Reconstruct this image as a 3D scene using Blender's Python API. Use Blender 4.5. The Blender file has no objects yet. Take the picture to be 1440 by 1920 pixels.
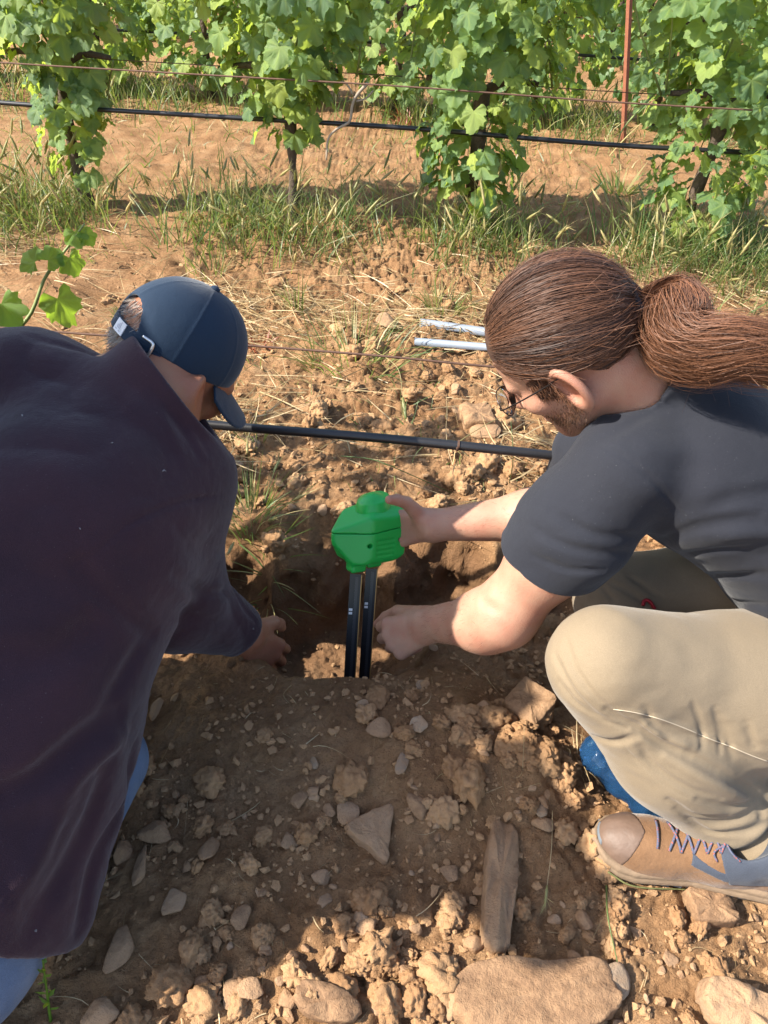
import bpy, math, random, time
import numpy as np
from mathutils import Vector, Matrix
T0 = time.time()
rng = np.random.default_rng(7)
random.seed(7)
scn = bpy.context.scene
COL = scn.collection

# ------------------------------------------------------------------ camera
CAM_H, PITCH, ROLL, FPX = 1.25, math.radians(40.0), 0.045, 1423.0
_F = np.array([0, math.cos(PITCH), -math.sin(PITCH)])
_R0 = np.array([1.0, 0, 0]); _U0 = np.array([0, math.sin(PITCH), math.cos(PITCH)])
_R = math.cos(ROLL) * _R0 + math.sin(ROLL) * _U0
_U = -math.sin(ROLL) * _R0 + math.cos(ROLL) * _U0
CAM = np.array([0, 0, CAM_H])
cd = bpy.data.cameras.new('camera')
cam = bpy.data.objects.new('camera', cd); COL.objects.link(cam)
cd.sensor_fit = 'VERTICAL'; cd.sensor_height = 36.0; cd.lens = FPX / 1920 * 36
cd.clip_start = 0.02; cd.clip_end = 500
M4 = Matrix(((_R[0], _U[0], -_F[0], CAM[0]), (_R[1], _U[1], -_F[1], CAM[1]), (_R[2], _U[2], -_F[2], CAM[2]), (0, 0, 0, 1)))
cam.matrix_world = M4
scn.camera = cam

# ------------------------------------------------------------------ light
SUN_AZ, SUN_EL = math.radians(-14), math.radians(40)      # sun stands to the left
SUN_DIR = np.array([-math.cos(SUN_EL) * math.cos(SUN_AZ), math.cos(SUN_EL) * math.sin(SUN_AZ), math.sin(SUN_EL)])
w = bpy.data.worlds.new('World'); scn.world = w; w.use_nodes = True
nt = w.node_tree; bg = nt.nodes['Background']
sky = nt.nodes.new('ShaderNodeTexSky'); sky.sky_type = 'NISHITA'; sky.sun_disc = False
sky.sun_elevation = SUN_EL; sky.sun_rotation = math.atan2(SUN_DIR[0], SUN_DIR[1]); sky.air_density = 1.0; sky.dust_density = 1.5
nt.links.new(sky.outputs[0], bg.inputs['Color']); bg.inputs['Strength'].default_value = 0.14
sl = bpy.data.lights.new('sun', 'SUN'); sl.energy = 5.0; sl.angle = math.radians(0.6); sl.color = (1.0, 0.93, 0.82)
sun = bpy.data.objects.new('sun', sl); COL.objects.link(sun)
sun.rotation_euler = Vector(-SUN_DIR).to_track_quat('-Z', 'Y').to_euler()
sun.location = (-3, 2, 5)
scn.view_settings.view_transform = 'Standard'; scn.view_settings.look = 'None'
scn.view_settings.exposure = 1.38; scn.view_settings.gamma = 1.0
scn.view_settings.use_curve_mapping = False
scn.cycles.use_denoising = True
scn.cycles.max_bounces = 7; scn.cycles.diffuse_bounces = 4; scn.cycles.glossy_bounces = 3
scn.cycles.transmission_bounces = 6; scn.cycles.transparent_max_bounces = 8
scn.cycles.caustics_reflective = False; scn.cycles.caustics_refractive = False
scn.cycles.sample_clamp_indirect = 6.0

# ------------------------------------------------------------------ helpers
def ray(u, v):
    d = _F + (u - 720) / FPX * _R + (960 - v) / FPX * _U
    return d / np.linalg.norm(d)
def J(u, v, y):
    """point seen at photo pixel (u, v) and standing y metres in front of the camera"""
    d = ray(u, v); return CAM + d * (y / d[1])
def G(u, v, z=0.0):
    """point seen at photo pixel (u, v) at the height z"""
    d = ray(u, v); return CAM + d * ((z - CAM_H) / d[2])
def proj(P):
    P = np.atleast_2d(P) - CAM
    d = P @ _F
    return np.stack([720 + FPX * (P @ _R) / d, 960 - FPX * (P @ _U) / d, d], 1)
def nrm(a):
    a = np.asarray(a, float); return a / (np.linalg.norm(a) + 1e-12)
def V3(*a): return np.array(a, float)

def _hash(ix, iy, iz, seed):
    h = (ix.astype(np.uint32) * np.uint32(374761393) + iy.astype(np.uint32) * np.uint32(668265263)
         + iz.astype(np.uint32) * np.uint32(2147483647 & 0x5bd1e995) + np.uint32((seed * 974634777) & 0xffffffff))
    h ^= h >> np.uint32(13); h *= np.uint32(1274126177); h ^= h >> np.uint32(16)
    h *= np.uint32(2246822519); h ^= h >> np.uint32(13)
    return h
def vnoise(P, scale=1.0, seed=0):
    """value noise in -1..1 on points (N,3)"""
    q = np.asarray(P, np.float32) * np.float32(scale) + np.float32(1000.0)
    i = np.floor(q); f = q - i; f = f * f * (3 - 2 * f); i = i.astype(np.int64)
    r = 0
    for a in (0, 1):
        wx = f[:, 0] if a else 1 - f[:, 0]
        for b in (0, 1):
            wy = f[:, 1] if b else 1 - f[:, 1]
            for c in (0, 1):
                wz = f[:, 2] if c else 1 - f[:, 2]
                r = r + wx * wy * wz * (_hash(i[:, 0] + a, i[:, 1] + b, i[:, 2] + c, seed).astype(np.float32) / np.float32(4294967295))
    return r * 2 - 1
def fbm(P, scale, octaves=4, seed=0, gain=0.5):
    r = 0; a = 1.0
    for k in range(octaves):
        r = r + a * vnoise(P, scale * 2.03 ** k, seed + k * 17); a *= gain
    return r
def worley(P2, scale, seed=0):
    """2d distance to nearest and second feature point, and the id hash of the nearest cell"""
    q = np.asarray(P2, np.float32) * scale + 500.0
    i = np.floor(q).astype(np.int64); d1 = np.full(len(q), 9.0, np.float32); d2 = d1.copy(); hid = np.zeros(len(q), np.float32)
    z = np.zeros(len(q), np.int64)
    for a in (-1, 0, 1):
        for b in (-1, 0, 1):
            cx, cy = i[:, 0] + a, i[:, 1] + b
            fx = _hash(cx, cy, z, seed).astype(np.float32) / 4294967295.; fy = _hash(cx, cy, z + 7, seed).astype(np.float32) / 4294967295.
            d = np.hypot(cx + fx - q[:, 0], cy + fy - q[:, 1])
            n = d < d1
            d2 = np.where(n, d1, np.minimum(d2, d)); hid = np.where(n, _hash(cx, cy, z + 3, seed).astype(np.float32) / 4294967295., hid)
            d1 = np.where(n, d, d1)
    return d1, d2, hid
def sstep(a, b, x):
    t = np.clip((x - a) / (b - a), 0, 1); return t * t * (3 - 2 * t)

# ---- objects
def mesh_np(name, verts, faces, smooth=True, mat=None, uv=None):
    """faces: list of arrays (n,3)/(n,4) or one array"""
    me = bpy.data.meshes.new(name)
    verts = np.asarray(verts, np.float32).reshape(-1, 3)
    fs = faces if isinstance(faces, (list, tuple)) else [faces]
    fs = [np.asarray(f, np.int32) for f in fs if len(f)]
    me.vertices.add(len(verts)); me.vertices.foreach_set('co', verts.ravel())
    loops = np.concatenate([f.ravel() for f in fs]); tot = np.concatenate([np.full(len(f), f.shape[1], np.int32) for f in fs])
    st = np.concatenate([[0], np.cumsum(tot)[:-1]]).astype(np.int32)
    me.loops.add(len(loops)); me.loops.foreach_set('vertex_index', loops)
    me.polygons.add(len(tot)); me.polygons.foreach_set('loop_start', st)
    me.polygons.foreach_set('use_smooth', np.full(len(tot), smooth, bool))
    me.update(calc_edges=True)
    if mat is not None: me.materials.append(mat)
    return me
def attr(me, name, vals):
    vals = np.asarray(vals, np.float32)
    if vals.ndim == 1:
        a = me.attributes.new(name, 'FLOAT', 'POINT'); a.data.foreach_set('value', vals)
    else:
        a = me.attributes.new(name, 'FLOAT_COLOR', 'POINT')
        if vals.shape[1] == 3: vals = np.concatenate([vals, np.ones((len(vals), 1), np.float32)], 1)
        a.data.foreach_set('color', vals.ravel())
def link(name, me, parent=None, label=None, cat=None, group=None, kind=None):
    o = bpy.data.objects.new(name, me); COL.objects.link(o)
    if parent is not None: o.parent = parent
    if label: o['label'] = label
    if cat: o['category'] = cat
    if group: o['group'] = group
    if kind: o['kind'] = kind
    return o
def empty(name, loc, label, cat, group=None):
    o = link(name, None, None, label, cat, group); o.location = Vector(loc); o.empty_display_size = 0.05
    return o
def part(name, me, root, label=None, kind=None):
    """me in world coordinates; parented to an Empty that is only translated"""
    o = link(name, me, root, label, kind=kind)
    t = root.matrix_basis.translation if root.parent is None else (root.parent.matrix_basis.translation + root.matrix_basis.translation)
    o.location = -Vector(t) if root.type == 'EMPTY' else (0, 0, 0)
    return o

# ---- geometry
def frames(path):
    path = np.asarray(path, float)
    t = np.gradient(path, axis=0); t /= np.linalg.norm(t, axis=1, keepdims=True) + 1e-12
    n = np.cross(t[0], [0.3, 0.2, 1.0]); n = nrm(n if np.linalg.norm(n) > 1e-3 else np.cross(t[0], [1, 0, 0]))
    N = []; 
    for k in range(len(t)):
        n = n - t[k] * (n @ t[k]); n = nrm(n); N.append(n)
    N = np.array(N); B = np.cross(t, N)
    return t, N, B
def smooth_path(pts, n):
    """Catmull-Rom through pts"""
    p = np.asarray(pts, float); p = np.vstack([2 * p[0] - p[1], p, 2 * p[-1] - p[-2]])
    m = len(p) - 3; s = np.linspace(0, m, n); k = np.minimum(s.astype(int), m - 1); f = (s - k)[:, None]
    a, b, c, d = p[k], p[k + 1], p[k + 2], p[k + 3]
    return 0.5 * (2 * b + (c - a) * f + (2 * a - 5 * b + 4 * c - d) * f ** 2 + (3 * b - a - 3 * c + d) * f ** 3)
def tube(path, rad, n=8, cap=True, flat=1.0):
    path = np.asarray(path, float); rad = np.broadcast_to(rad, (len(path),)) if np.ndim(rad) < 1 else np.asarray(rad, float)
    t, N, B = frames(path)
    a = np.linspace(0, 2 * np.pi, n, endpoint=False)
    ring = np.cos(a)[None, :, None] * N[:, None, :] + flat * np.sin(a)[None, :, None] * B[:, None, :]
    v = (path[:, None, :] + ring * rad[:, None, None]).reshape(-1, 3)
    m = len(path); i = np.arange(m - 1)[:, None] * n; j = np.arange(n)[None, :]; j2 = (j + 1) % n
    q = np.stack([i + j, i + j2, i + n + j2, i + n + j], -1).reshape(-1, 4)
    fs = [q]
    if cap:
        v = np.vstack([v, path[:1], path[-1:]]); c0, c1 = m * n, m * n + 1; jj = np.arange(n)
        fs.append(np.stack([np.full(n, c0), (jj + 1) % n, jj], 1)); fs.append(np.stack([np.full(n, c1), (m - 1) * n + jj, (m - 1) * n + (jj + 1) % n], 1))
    return v, fs
class MB:
    """collects pieces into one mesh"""
    def __init__(s): s.v = []; s.f = {3: [], 4: []}; s.n = 0; s.a = []
    def add(s, v, faces, val=None):
        v = np.asarray(v, np.float32)
        for f in (faces if isinstance(faces, list) else [faces]):
            f = np.asarray(f, np.int64)
            if len(f): s.f[f.shape[1]].append(f + s.n)
        s.v.append(v); s.n += len(v)
        if val is not None: s.a.append(np.broadcast_to(np.asarray(val, np.float32), (len(v),)) if np.ndim(val) < 1 else np.asarray(val, np.float32))
        return s
    def mesh(s, name, mat=None, smooth=True):
        me = mesh_np(name, np.concatenate(s.v), [np.concatenate(x) for x in s.f.values() if x], smooth, mat)
        if s.a: attr(me, 'var', np.concatenate(s.a))
        return me
def strands(paths, rad, var=None, name='strands', mat=None, centre=None):
    """paths (S,K,3) -> one mesh of thin tapered ribbons, each rolled a little differently"""
    P = np.asarray(paths, np.float32); S, K, _ = P.shape
    t = np.gradient(P, axis=1); t /= np.linalg.norm(t, axis=2, keepdims=True) + 1e-9
    ref = rng.normal(size=(S, 1, 3)).astype(np.float32)
    if centre is not None:
        o = P - np.asarray(centre, np.float32); ref = 0.45 * ref + o / (np.linalg.norm(o, axis=2, keepdims=True) + 1e-9)
    n = np.cross(t, ref); n /= np.linalg.norm(n, axis=2, keepdims=True) + 1e-9
    r = np.asarray(rad, np.float32); r = np.broadcast_to(r, (S, K)) if r.ndim < 2 else r
    v = np.stack([P - n * r[..., None], P + n * r[..., None]], 2).reshape(-1, 3)
    a = (np.arange(S) * K * 2)[:, None] + (np.arange(K - 1) * 2)[None]
    me = mesh_np(name, v, np.stack([a, a + 1, a + 3, a + 2], -1).reshape(-1, 4), True, mat)
    if var is not None: attr(me, 'var', np.repeat(np.asarray(var, np.float32), K * 2))
    return me

# ---- signed distance fields
def smin(a, b, k):
    h = np.clip(0.5 + 0.5 * (b - a) / k, 0, 1); return b + (a - b) * h - k * h * (1 - h)
def smax(a, b, k): return -smin(-a, -b, k)
def s_cone(P, a, b, ra, rb, flat=None):
    """tapered capsule; flat=(axis, ratio): thinner along that axis"""
    a = np.asarray(a, np.float32); b = np.asarray(b, np.float32); d = P - a; ba = b - a
    h = np.clip(d @ ba / max(float(ba @ ba), 1e-12), 0, 1)
    e = d - h[:, None] * ba
    if flat is not None:
        ax = np.asarray(nrm(flat[0]), np.float32); c = e @ ax
        l = np.sqrt(np.maximum((e * e).sum(1) - c * c, 0) + (c / flat[1]) ** 2)
        r = ra + (rb - ra) * h
        return (l - r) * (flat[1] + (1 - flat[1]) * np.clip(1 - np.abs(c) / (np.sqrt((e * e).sum(1)) + 1e-6), 0, 1))
    if abs(ra - rb) < 1e-4: return np.sqrt((e * e).sum(1)) - ra
    l2 = float(ba @ ba); rr = ra - rb; a2 = l2 - rr * rr; il2 = 1 / l2
    if a2 <= 0: return np.sqrt((e * e).sum(1)) - (ra + (rb - ra) * h)
    y = d @ ba; z = y - l2; m = d * np.float32(l2) - ba * y[:, None]; x2 = (m * m).sum(1); y2 = y * y * l2; z2 = z * z * l2
    k = np.sign(rr) * rr * rr * x2
    return np.where(np.sign(z) * a2 * z2 > k, np.sqrt(x2 + z2) * il2 - rb,
                    np.where(np.sign(y) * a2 * y2 < k, np.sqrt(x2 + y2) * il2 - ra, (np.sqrt(x2 * a2 * il2) + y * rr) * il2 - ra))
def s_chain(P, pts, rs, k=0.01, flat=None):
    r = None
    for i in range(len(pts) - 1):
        d = s_cone(P, pts[i], pts[i + 1], rs[i], rs[i + 1], flat)
        r = d if r is None else smin(r, d, k)
    return r
def s_ell(P, c, rad, R=None):
    d = P - np.asarray(c, np.float32)
    if R is not None: d = d @ np.asarray(R, np.float32)      # columns of R = axes
    rad = np.asarray(rad, np.float32)
    k0 = np.sqrt(((d / rad) ** 2).sum(1)); k1 = np.sqrt(((d / rad ** 2) ** 2).sum(1)) + 1e-9
    return k0 * (k0 - 1) / k1
def s_box(P, c, half, r, R=None):
    d = P - np.asarray(c, np.float32)
    if R is not None: d = d @ np.asarray(R, np.float32)
    q = np.abs(d) - (np.asarray(half, np.float32) - r)
    return np.sqrt((np.maximum(q, 0) ** 2).sum(1)) + np.minimum(q.max(1), 0) - r
def s_plane(P, c, n):
    return (P - np.asarray(c, np.float32)) @ np.asarray(nrm(n), np.float32)
def d_poly(P, pts):
    r = None
    for i in range(len(pts) - 1):
        d = s_cone(P, pts[i], pts[i + 1], 0, 0); r = d if r is None else np.minimum(r, d)
    return r
def crease(P, d, pts, rad, amp):
    """groove (amp>0) or ridge (amp<0) along a polyline, only touching nearby points"""
    pts = np.asarray(pts, np.float32)
    m = np.all((P > pts.min(0) - 3 * rad) & (P < pts.max(0) + 3 * rad), axis=1)
    if m.any():
        q = P[m]; dd = d_poly(q, pts)
        L = np.linalg.norm(np.diff(pts, axis=0), axis=1).sum()
        e = np.minimum(np.linalg.norm(q - pts[0], axis=1), np.linalg.norm(q - pts[-1], axis=1))
        d = d.copy(); d[m] += amp * np.exp(-(dd / rad) ** 2) * np.clip(0.25 + e / (0.3 * L + 1e-6), 0, 1)
    return d

def within(P, lo, hi, fn, pad=0.07):
    """fn near the box lo..hi, the distance to the box elsewhere"""
    lo = np.asarray(lo, np.float32); hi = np.asarray(hi, np.float32)
    q = np.maximum(np.maximum(lo - P, P - hi), 0); d = np.sqrt((q * q).sum(1)) + np.float32(0.01)
    m = d < pad
    if m.any(): d[m] = fn(P[m])
    return d

def polygonize(sd, lo, hi, h, newton=1, margin=0.02):
    """naive surface nets of the field sd over the box lo..hi, evaluated sparsely"""
    lo = np.asarray(lo, np.float32); hi = np.asarray(hi, np.float32)
    B = 12
    nb = np.maximum(1, np.ceil((hi - lo) / (h * B)).astype(int)); N = nb * B + 1
    val = np.ones(N, np.float32)
    bi = np.stack(np.meshgrid(*[np.arange(k) for k in nb], indexing='ij'), -1).reshape(-1, 3)
    bc = lo + (bi + 0.5) * (B * h)
    dc = sd(bc.astype(np.float32)); half = B * h * 0.5 * 1.75 + margin
    for k in np.nonzero(dc < -half)[0]:
        x, y, z = bi[k] * B; val[x:x + B + 1, y:y + B + 1, z:z + B + 1] = -1
    act = bi[np.abs(dc) <= half]
    g = np.stack(np.meshgrid(*[np.arange(B + 1)] * 3, indexing='ij'), -1).reshape(-1, 3)
    CH = 150
    for s in range(0, len(act), CH):
        a = act[s:s + CH]
        idx = (a[:, None, :] * B + g[None]).reshape(-1, 3)
        d = sd((lo + idx * np.float32(h)).astype(np.float32))
        val[idx[:, 0], idx[:, 1], idx[:, 2]] = d
    neg = val < 0
    n = N - 1
    cnt = np.zeros(n, np.int8)
    for a in (0, 1):
        for b in (0, 1):
            for c in (0, 1): cnt += neg[a:a + n[0], b:b + n[1], c:c + n[2]]
    ac = np.argwhere((cnt > 0) & (cnt < 8)); del cnt
    ids = np.full(n, -1, np.int32); ids[ac[:, 0], ac[:, 1], ac[:, 2]] = np.arange(len(ac))
    acc = np.zeros((len(ac), 3), np.float32); num = np.zeros(len(ac), np.float32)
    corner = np.array([(a, b, c) for a in (0, 1) for b in (0, 1) for c in (0, 1)])
    cv = np.stack([val[ac[:, 0] + a, ac[:, 1] + b, ac[:, 2] + c] for a, b, c in corner], 1)
    for i in range(8):
        for j in range(i + 1, 8):
            if np.abs(corner[i] - corner[j]).sum() != 1: continue
            m = (cv[:, i] < 0) != (cv[:, j] < 0)
            t = cv[m, i] / (cv[m, i] - cv[m, j])
            acc[m] += corner[i] + t[:, None] * (corner[j] - corner[i]); num[m] += 1
    vv = lo + (ac + acc / num[:, None]) * h
    faces = []
    for ax in range(3):
        sl0 = [slice(None)] * 3; sl1 = [slice(None)] * 3
        sl0[ax] = slice(0, N[ax] - 1); sl1[ax] = slice(1, N[ax])
        e = np.argwhere(neg[tuple(sl0)] != neg[tuple(sl1)])
        o1, o2 = (ax + 1) % 3, (ax + 2) % 3
        e = e[(e[:, o1] > 0) & (e[:, o2] > 0) & (e[:, o1] < n[o1]) & (e[:, o2] < n[o2])]
        q = []
        for da, db in ((1, 1), (0, 1), (0, 0), (1, 0)):
            c = e.copy(); c[:, o1] -= da; c[:, o2] -= db; q.append(ids[c[:, 0], c[:, 1], c[:, 2]])
        q = np.stack(q, 1); s = neg[e[:, 0], e[:, 1], e[:, 2]]
        q[~s] = q[~s][:, ::-1]
        faces.append(q[(q >= 0).all(1)])
    faces = np.concatenate(faces)
    for _ in range(newton):
        e = h * 0.4; d0 = sd(vv.astype(np.float32)); gr = np.zeros_like(vv)
        for k in range(3):
            o = np.zeros(3, np.float32); o[k] = e; gr[:, k] = (sd((vv + o).astype(np.float32)) - d0) / e
        g2 = (gr * gr).sum(1) + 1e-6
        st = -(d0 / g2)[:, None] * gr; ln = np.linalg.norm(st, axis=1, keepdims=True)
        vv = vv + st * np.minimum(1, 0.6 * h / (ln + 1e-9))
    return vv, faces
def hit(sd, u, v, t0=0.3, t1=3.0):
    """first point of the field on the line of sight through photo pixel (u, v)"""
    d = ray(u, v); t = t0
    for _ in range(160):
        s = float(sd((CAM + d * t)[None].astype(np.float32))[0])
        if s < 0.0006: break
        t += max(s * 0.6, 0.0005)
        if t > t1: return None
    return CAM + d * t
def hits(sd, pts, step=9.0):
    """the same for a pixel polyline, resampled finely so that the 3d line hugs the surface"""
    p = np.asarray(pts, float)
    if len(p) > 1:
        L = np.linalg.norm(np.diff(p, axis=0), axis=1).sum(); n = max(len(p), int(L / step) + 2)
        p = smooth_path(np.c_[p, np.zeros(len(p))], n)[:, :2]
    D = np.array([ray(*q) for q in p]); t = np.full(len(p), 0.3)
    for _ in range(140):
        s = sd((CAM + D * t[:, None]).astype(np.float32)).astype(float); t = np.where(s > 0.0005, np.minimum(t + np.maximum(s * 0.6, 0.0004), 3.0), t)
    return (CAM + D * t[:, None])[t < 2.9]
# ------------------------------------------------------------------ materials
class NT:
    def __init__(s, name):
        s.m = bpy.data.materials.new(name); s.m.use_nodes = True; s.t = s.m.node_tree
        s.b = s.t.nodes['Principled BSDF']; s.out = s.t.nodes['Material Output']; s._co = None
    def n(s, typ, **kw):
        x = s.t.nodes.new('ShaderNode' + typ)
        for k, v in kw.items():
            if k in x.inputs: x.inputs[k].default_value = v
            else: setattr(x, k, v)
        return x
    def l(s, a, b): s.t.links.new(a, b); return s
    def co(s):
        if s._co is None: s._co = s.n('TexCoord').outputs['Object']
        return s._co
    def map(s, sc, co=None):
        m = s.n('Mapping'); m.inputs['Scale'].default_value = sc if np.ndim(sc) else (sc,) * 3
        s.l(co or s.co(), m.inputs['Vector']); return m.outputs[0]
    def noise(s, scale, detail=4, rough=0.55, co=None, dist=0.0):
        x = s.n('TexNoise'); x.inputs['Scale'].default_value = scale; x.inputs['Detail'].default_value = detail
        x.inputs['Roughness'].default_value = rough; x.inputs['Distortion'].default_value = dist
        s.l(co or s.co(), x.inputs['Vector']); return x.outputs['Fac']
    def vor(s, scale, feature='F1', co=None, out='Distance', rnd=1.0):
        x = s.n('TexVoronoi'); x.feature = feature; x.inputs['Scale'].default_value = scale; x.inputs['Randomness'].default_value = rnd
        s.l(co or s.co(), x.inputs['Vector']); return x.outputs[out]
    def ramp(s, fac, stops, interp='LINEAR'):
        r = s.n('ValToRGB'); r.color_ramp.interpolation = interp; e = r.color_ramp.elements
        while len(e) < len(stops): e.new(0.5)
        for k, (p, c) in enumerate(stops):
            e[k].position = p; e[k].color = tuple(c) + (1,) if len(np.atleast_1d(c)) == 3 else (c, c, c, 1)
        s.l(fac, r.inputs[0]); return r.outputs[0]
    def mix(s, a, b, fac, mode='MIX'):
        x = s.n('Mix'); x.data_type = 'RGBA'; x.blend_type = mode
        for val, k in ((fac, 0), (a, 6), (b, 7)):
            if hasattr(val, 'is_output'): s.l(val, x.inputs[k])
            elif k == 0: x.inputs[0].default_value = val
            else: x.inputs[k].default_value = tuple(val) + (1,)
        return x.outputs[2]
    def math(s, op, a, b=0.0):
        x = s.n('Math', operation=op)
        for val, k in ((a, 0), (b, 1)):
            if hasattr(val, 'is_output'): s.l(val, x.inputs[k])
            else: x.inputs[k].default_value = val
        return x.outputs[0]
    def at(s, name, out='Fac'):
        a = s.n('Attribute'); a.attribute_name = name; return a.outputs[out]
    def bump(s, h, dist, strength=1.0, prev=None):
        b = s.n('Bump'); b.inputs['Distance'].default_value = dist; b.inputs['Strength'].default_value = strength
        s.l(h, b.inputs['Height'])
        if prev is not None: s.l(prev, b.inputs['Normal'])
        s.l(b.outputs[0], s.b.inputs['Normal']); return b.outputs[0]
    def col(s, c):
        if hasattr(c, 'is_output'): s.l(c, s.b.inputs['Base Color'])
        else: s.b.inputs['Base Color'].default_value = tuple(c) + (1,)
        return s
    def set(s, **kw):
        for k, v in kw.items():
            k = k.replace('_', ' ')
            if hasattr(v, 'is_output'): s.l(v, s.b.inputs[k])
            else: s.b.inputs[k].default_value = v
        return s

def simple(name, c, rough=0.5, metal=0.0, vary=0.12, scale=30.0, bump=0.0, bscale=200.0, **kw):
    m = NT(name); c = np.array(c)
    m.col(m.mix(tuple(c * (1 - vary)), tuple(np.minimum(c * (1 + vary), 1)), m.noise(scale)))
    m.set(Roughness=rough, Metallic=metal, **kw)
    if bump: m.bump(m.noise(bscale, 3), bump)
    return m.m
def fabric(name, c, c2, weave=900.0, rough=0.9, sheen=0.3, bump=0.0006, big=6.0, fuzz=0.0, tint=(1, 1, 1)):
    m = NT(name)
    k = m.ramp(m.noise(big, 4), [(0.3, (0, 0, 0)), (0.7, (1, 1, 1))])
    base = m.mix(c, c2, k)
    fine = m.noise(weave, 2, 0.7)
    base = m.mix(base, (0, 0, 0), m.math('MULTIPLY', m.ramp(fine, [(0.35, 1.0), (0.65, 0.0)]), 0.22))
    if fuzz:
        base = m.mix(base, tint, m.ramp(m.noise(420, 1, 0.3), [(0.76, 0.0), (0.82, fuzz)]))
    m.col(base); m.set(Roughness=rough, Sheen_Weight=sheen, Sheen_Roughness=0.4, Specular_IOR_Level=0.2)
    b = m.bump(m.noise(weave, 2, 0.6), bump)
    m.bump(m.noise(big * 6, 4), 0.004, 0.35, b)
    return m.m
def skin_mat(name, base, red, dark):
    m = NT(name)
    c = m.mix(base, red, m.ramp(m.noise(22, 4), [(0.35, 0.0), (0.75, 0.75)]))
    c = m.mix(c, red, m.math('MULTIPLY', m.at('red'), 0.75))
    c = m.mix(c, dark, m.ramp(m.noise(320, 2), [(0.62, 0.0), (0.75, 0.28)]))
    m.col(c); m.set(Roughness=0.48, Subsurface_Weight=0.12, Subsurface_Scale=0.006, Specular_IOR_Level=0.35)
    m.b.inputs['Subsurface Radius'].default_value = (1.0, 0.35, 0.2)
    b = m.bump(m.noise(420, 3), 0.0007); m.bump(m.vor(620), 0.0004, 0.6, b)
    return m.m
def hair_mat(name, c, c2, rough=0.34):
    m = NT(name)
    k = m.at('var')
    base = m.mix(c, c2, k)
    m.col(base); m.set(Roughness=rough, Specular_IOR_Level=0.32)
    return m.m

MAT = {}
MAT['skin'] = skin_mat('fair_skin', (0.40, 0.235, 0.160), (0.37, 0.145, 0.095), (0.25, 0.125, 0.08))
MAT['skin_old'] = skin_mat('tanned_skin', (0.27, 0.13, 0.075), (0.26, 0.085, 0.05), (0.16, 0.07, 0.04))
MAT['tee'] = fabric('charcoal_jersey', (0.0185, 0.020, 0.0275), (0.0245, 0.0265, 0.0345), 1100, 0.92, 0.10, 0.0004, fuzz=0.05)
MAT['chino'] = fabric('beige_twill', (0.215, 0.166, 0.108), (0.242, 0.190, 0.127), 1000, 0.85, 0.15, 0.0005, 4.0)
MAT['fleece'] = fabric('plum_fleece', (0.030, 0.0165, 0.025), (0.050, 0.024, 0.033), 700, 0.98, 0.22, 0.0012, 5.0, fuzz=0.06)
MAT['denim'] = fabric('blue_denim', (0.07, 0.12, 0.22), (0.16, 0.22, 0.33), 800, 0.9, 0.1, 0.0007, 9.0)
MAT['cap'] = fabric('navy_cotton', (0.009, 0.022, 0.045), (0.012, 0.029, 0.057), 1000, 0.8, 0.2, 0.0003, 5.0)
MAT['hair'] = hair_mat('brown_hair', (0.034, 0.018, 0.013), (0.22, 0.094, 0.045), 0.55)
MAT['hair_base'] = simple('hair_underlayer', (0.058, 0.029, 0.019), 0.7, vary=0.5, scale=120)
MAT['grey_hair'] = hair_mat('grey_hair', (0.20, 0.17, 0.14), (0.42, 0.38, 0.33))
MAT['beard'] = hair_mat('beard_hair', (0.07, 0.035, 0.02), (0.20, 0.10, 0.05), 0.5)
MAT['black_rubber'] = simple('black_elastic', (0.012, 0.013, 0.018), 0.75, bump=0.001, bscale=500)
MAT['metal_frame'] = simple('dark_metal_frame', (0.06, 0.05, 0.05), 0.3, 0.9)
MAT['steel'] = simple('worn_steel_buckle', (0.55, 0.56, 0.58), 0.35, 0.9)
MAT['lint'] = simple('grey_lint', (0.22, 0.21, 0.22), 0.9)
MAT['white_tag'] = simple('white_woven_tag', (0.62, 0.64, 0.68), 0.8)
MAT['tag_mark'] = simple('grey_tag_mark', (0.36, 0.38, 0.44), 0.8)
MAT['eye_white'] = simple('eye_white', (0.7, 0.66, 0.62), 0.2)
MAT['iris'] = simple('brown_iris', (0.05, 0.03, 0.02), 0.1)
MAT['leather'] = fabric('tan_nubuck', (0.155, 0.082, 0.040), (0.205, 0.113, 0.058), 900, 0.8, 0.25, 0.0005, 30.0)
MAT['toecap'] = simple('taupe_toe_leather', (0.115, 0.072, 0.050), 0.6, vary=0.25, scale=60, bump=0.001, bscale=90)
MAT['midsole'] = simple('beige_midsole', (0.19, 0.13, 0.08), 0.85, vary=0.35, scale=50, bump=0.001, bscale=150)
MAT['outsole'] = simple('grey_rubber', (0.10, 0.115, 0.13), 0.8, vary=0.25, scale=40)
MAT['shoe_blue'] = fabric('slate_mesh', (0.045, 0.055, 0.075), (0.062, 0.072, 0.095), 700, 0.85, 0.15)
MAT['lace'] = NT('slate_red_lace').m
def _lace():
    m = NT('lace_braid'); k = m.ramp(m.noise(330, 1, 0.4), [(0.55, (0.07, 0.08, 0.125)), (0.68, (0.30, 0.075, 0.05))])
    m.col(k); m.set(Roughness=0.85); return m.m
MAT['lace'] = _lace()
MAT['red_cord'] = simple('red_cord', (0.32, 0.012, 0.02), 0.7, bump=0.0008, bscale=500)
MAT['seam'] = simple('pale_thread', (0.45, 0.375, 0.27), 0.85)
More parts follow.
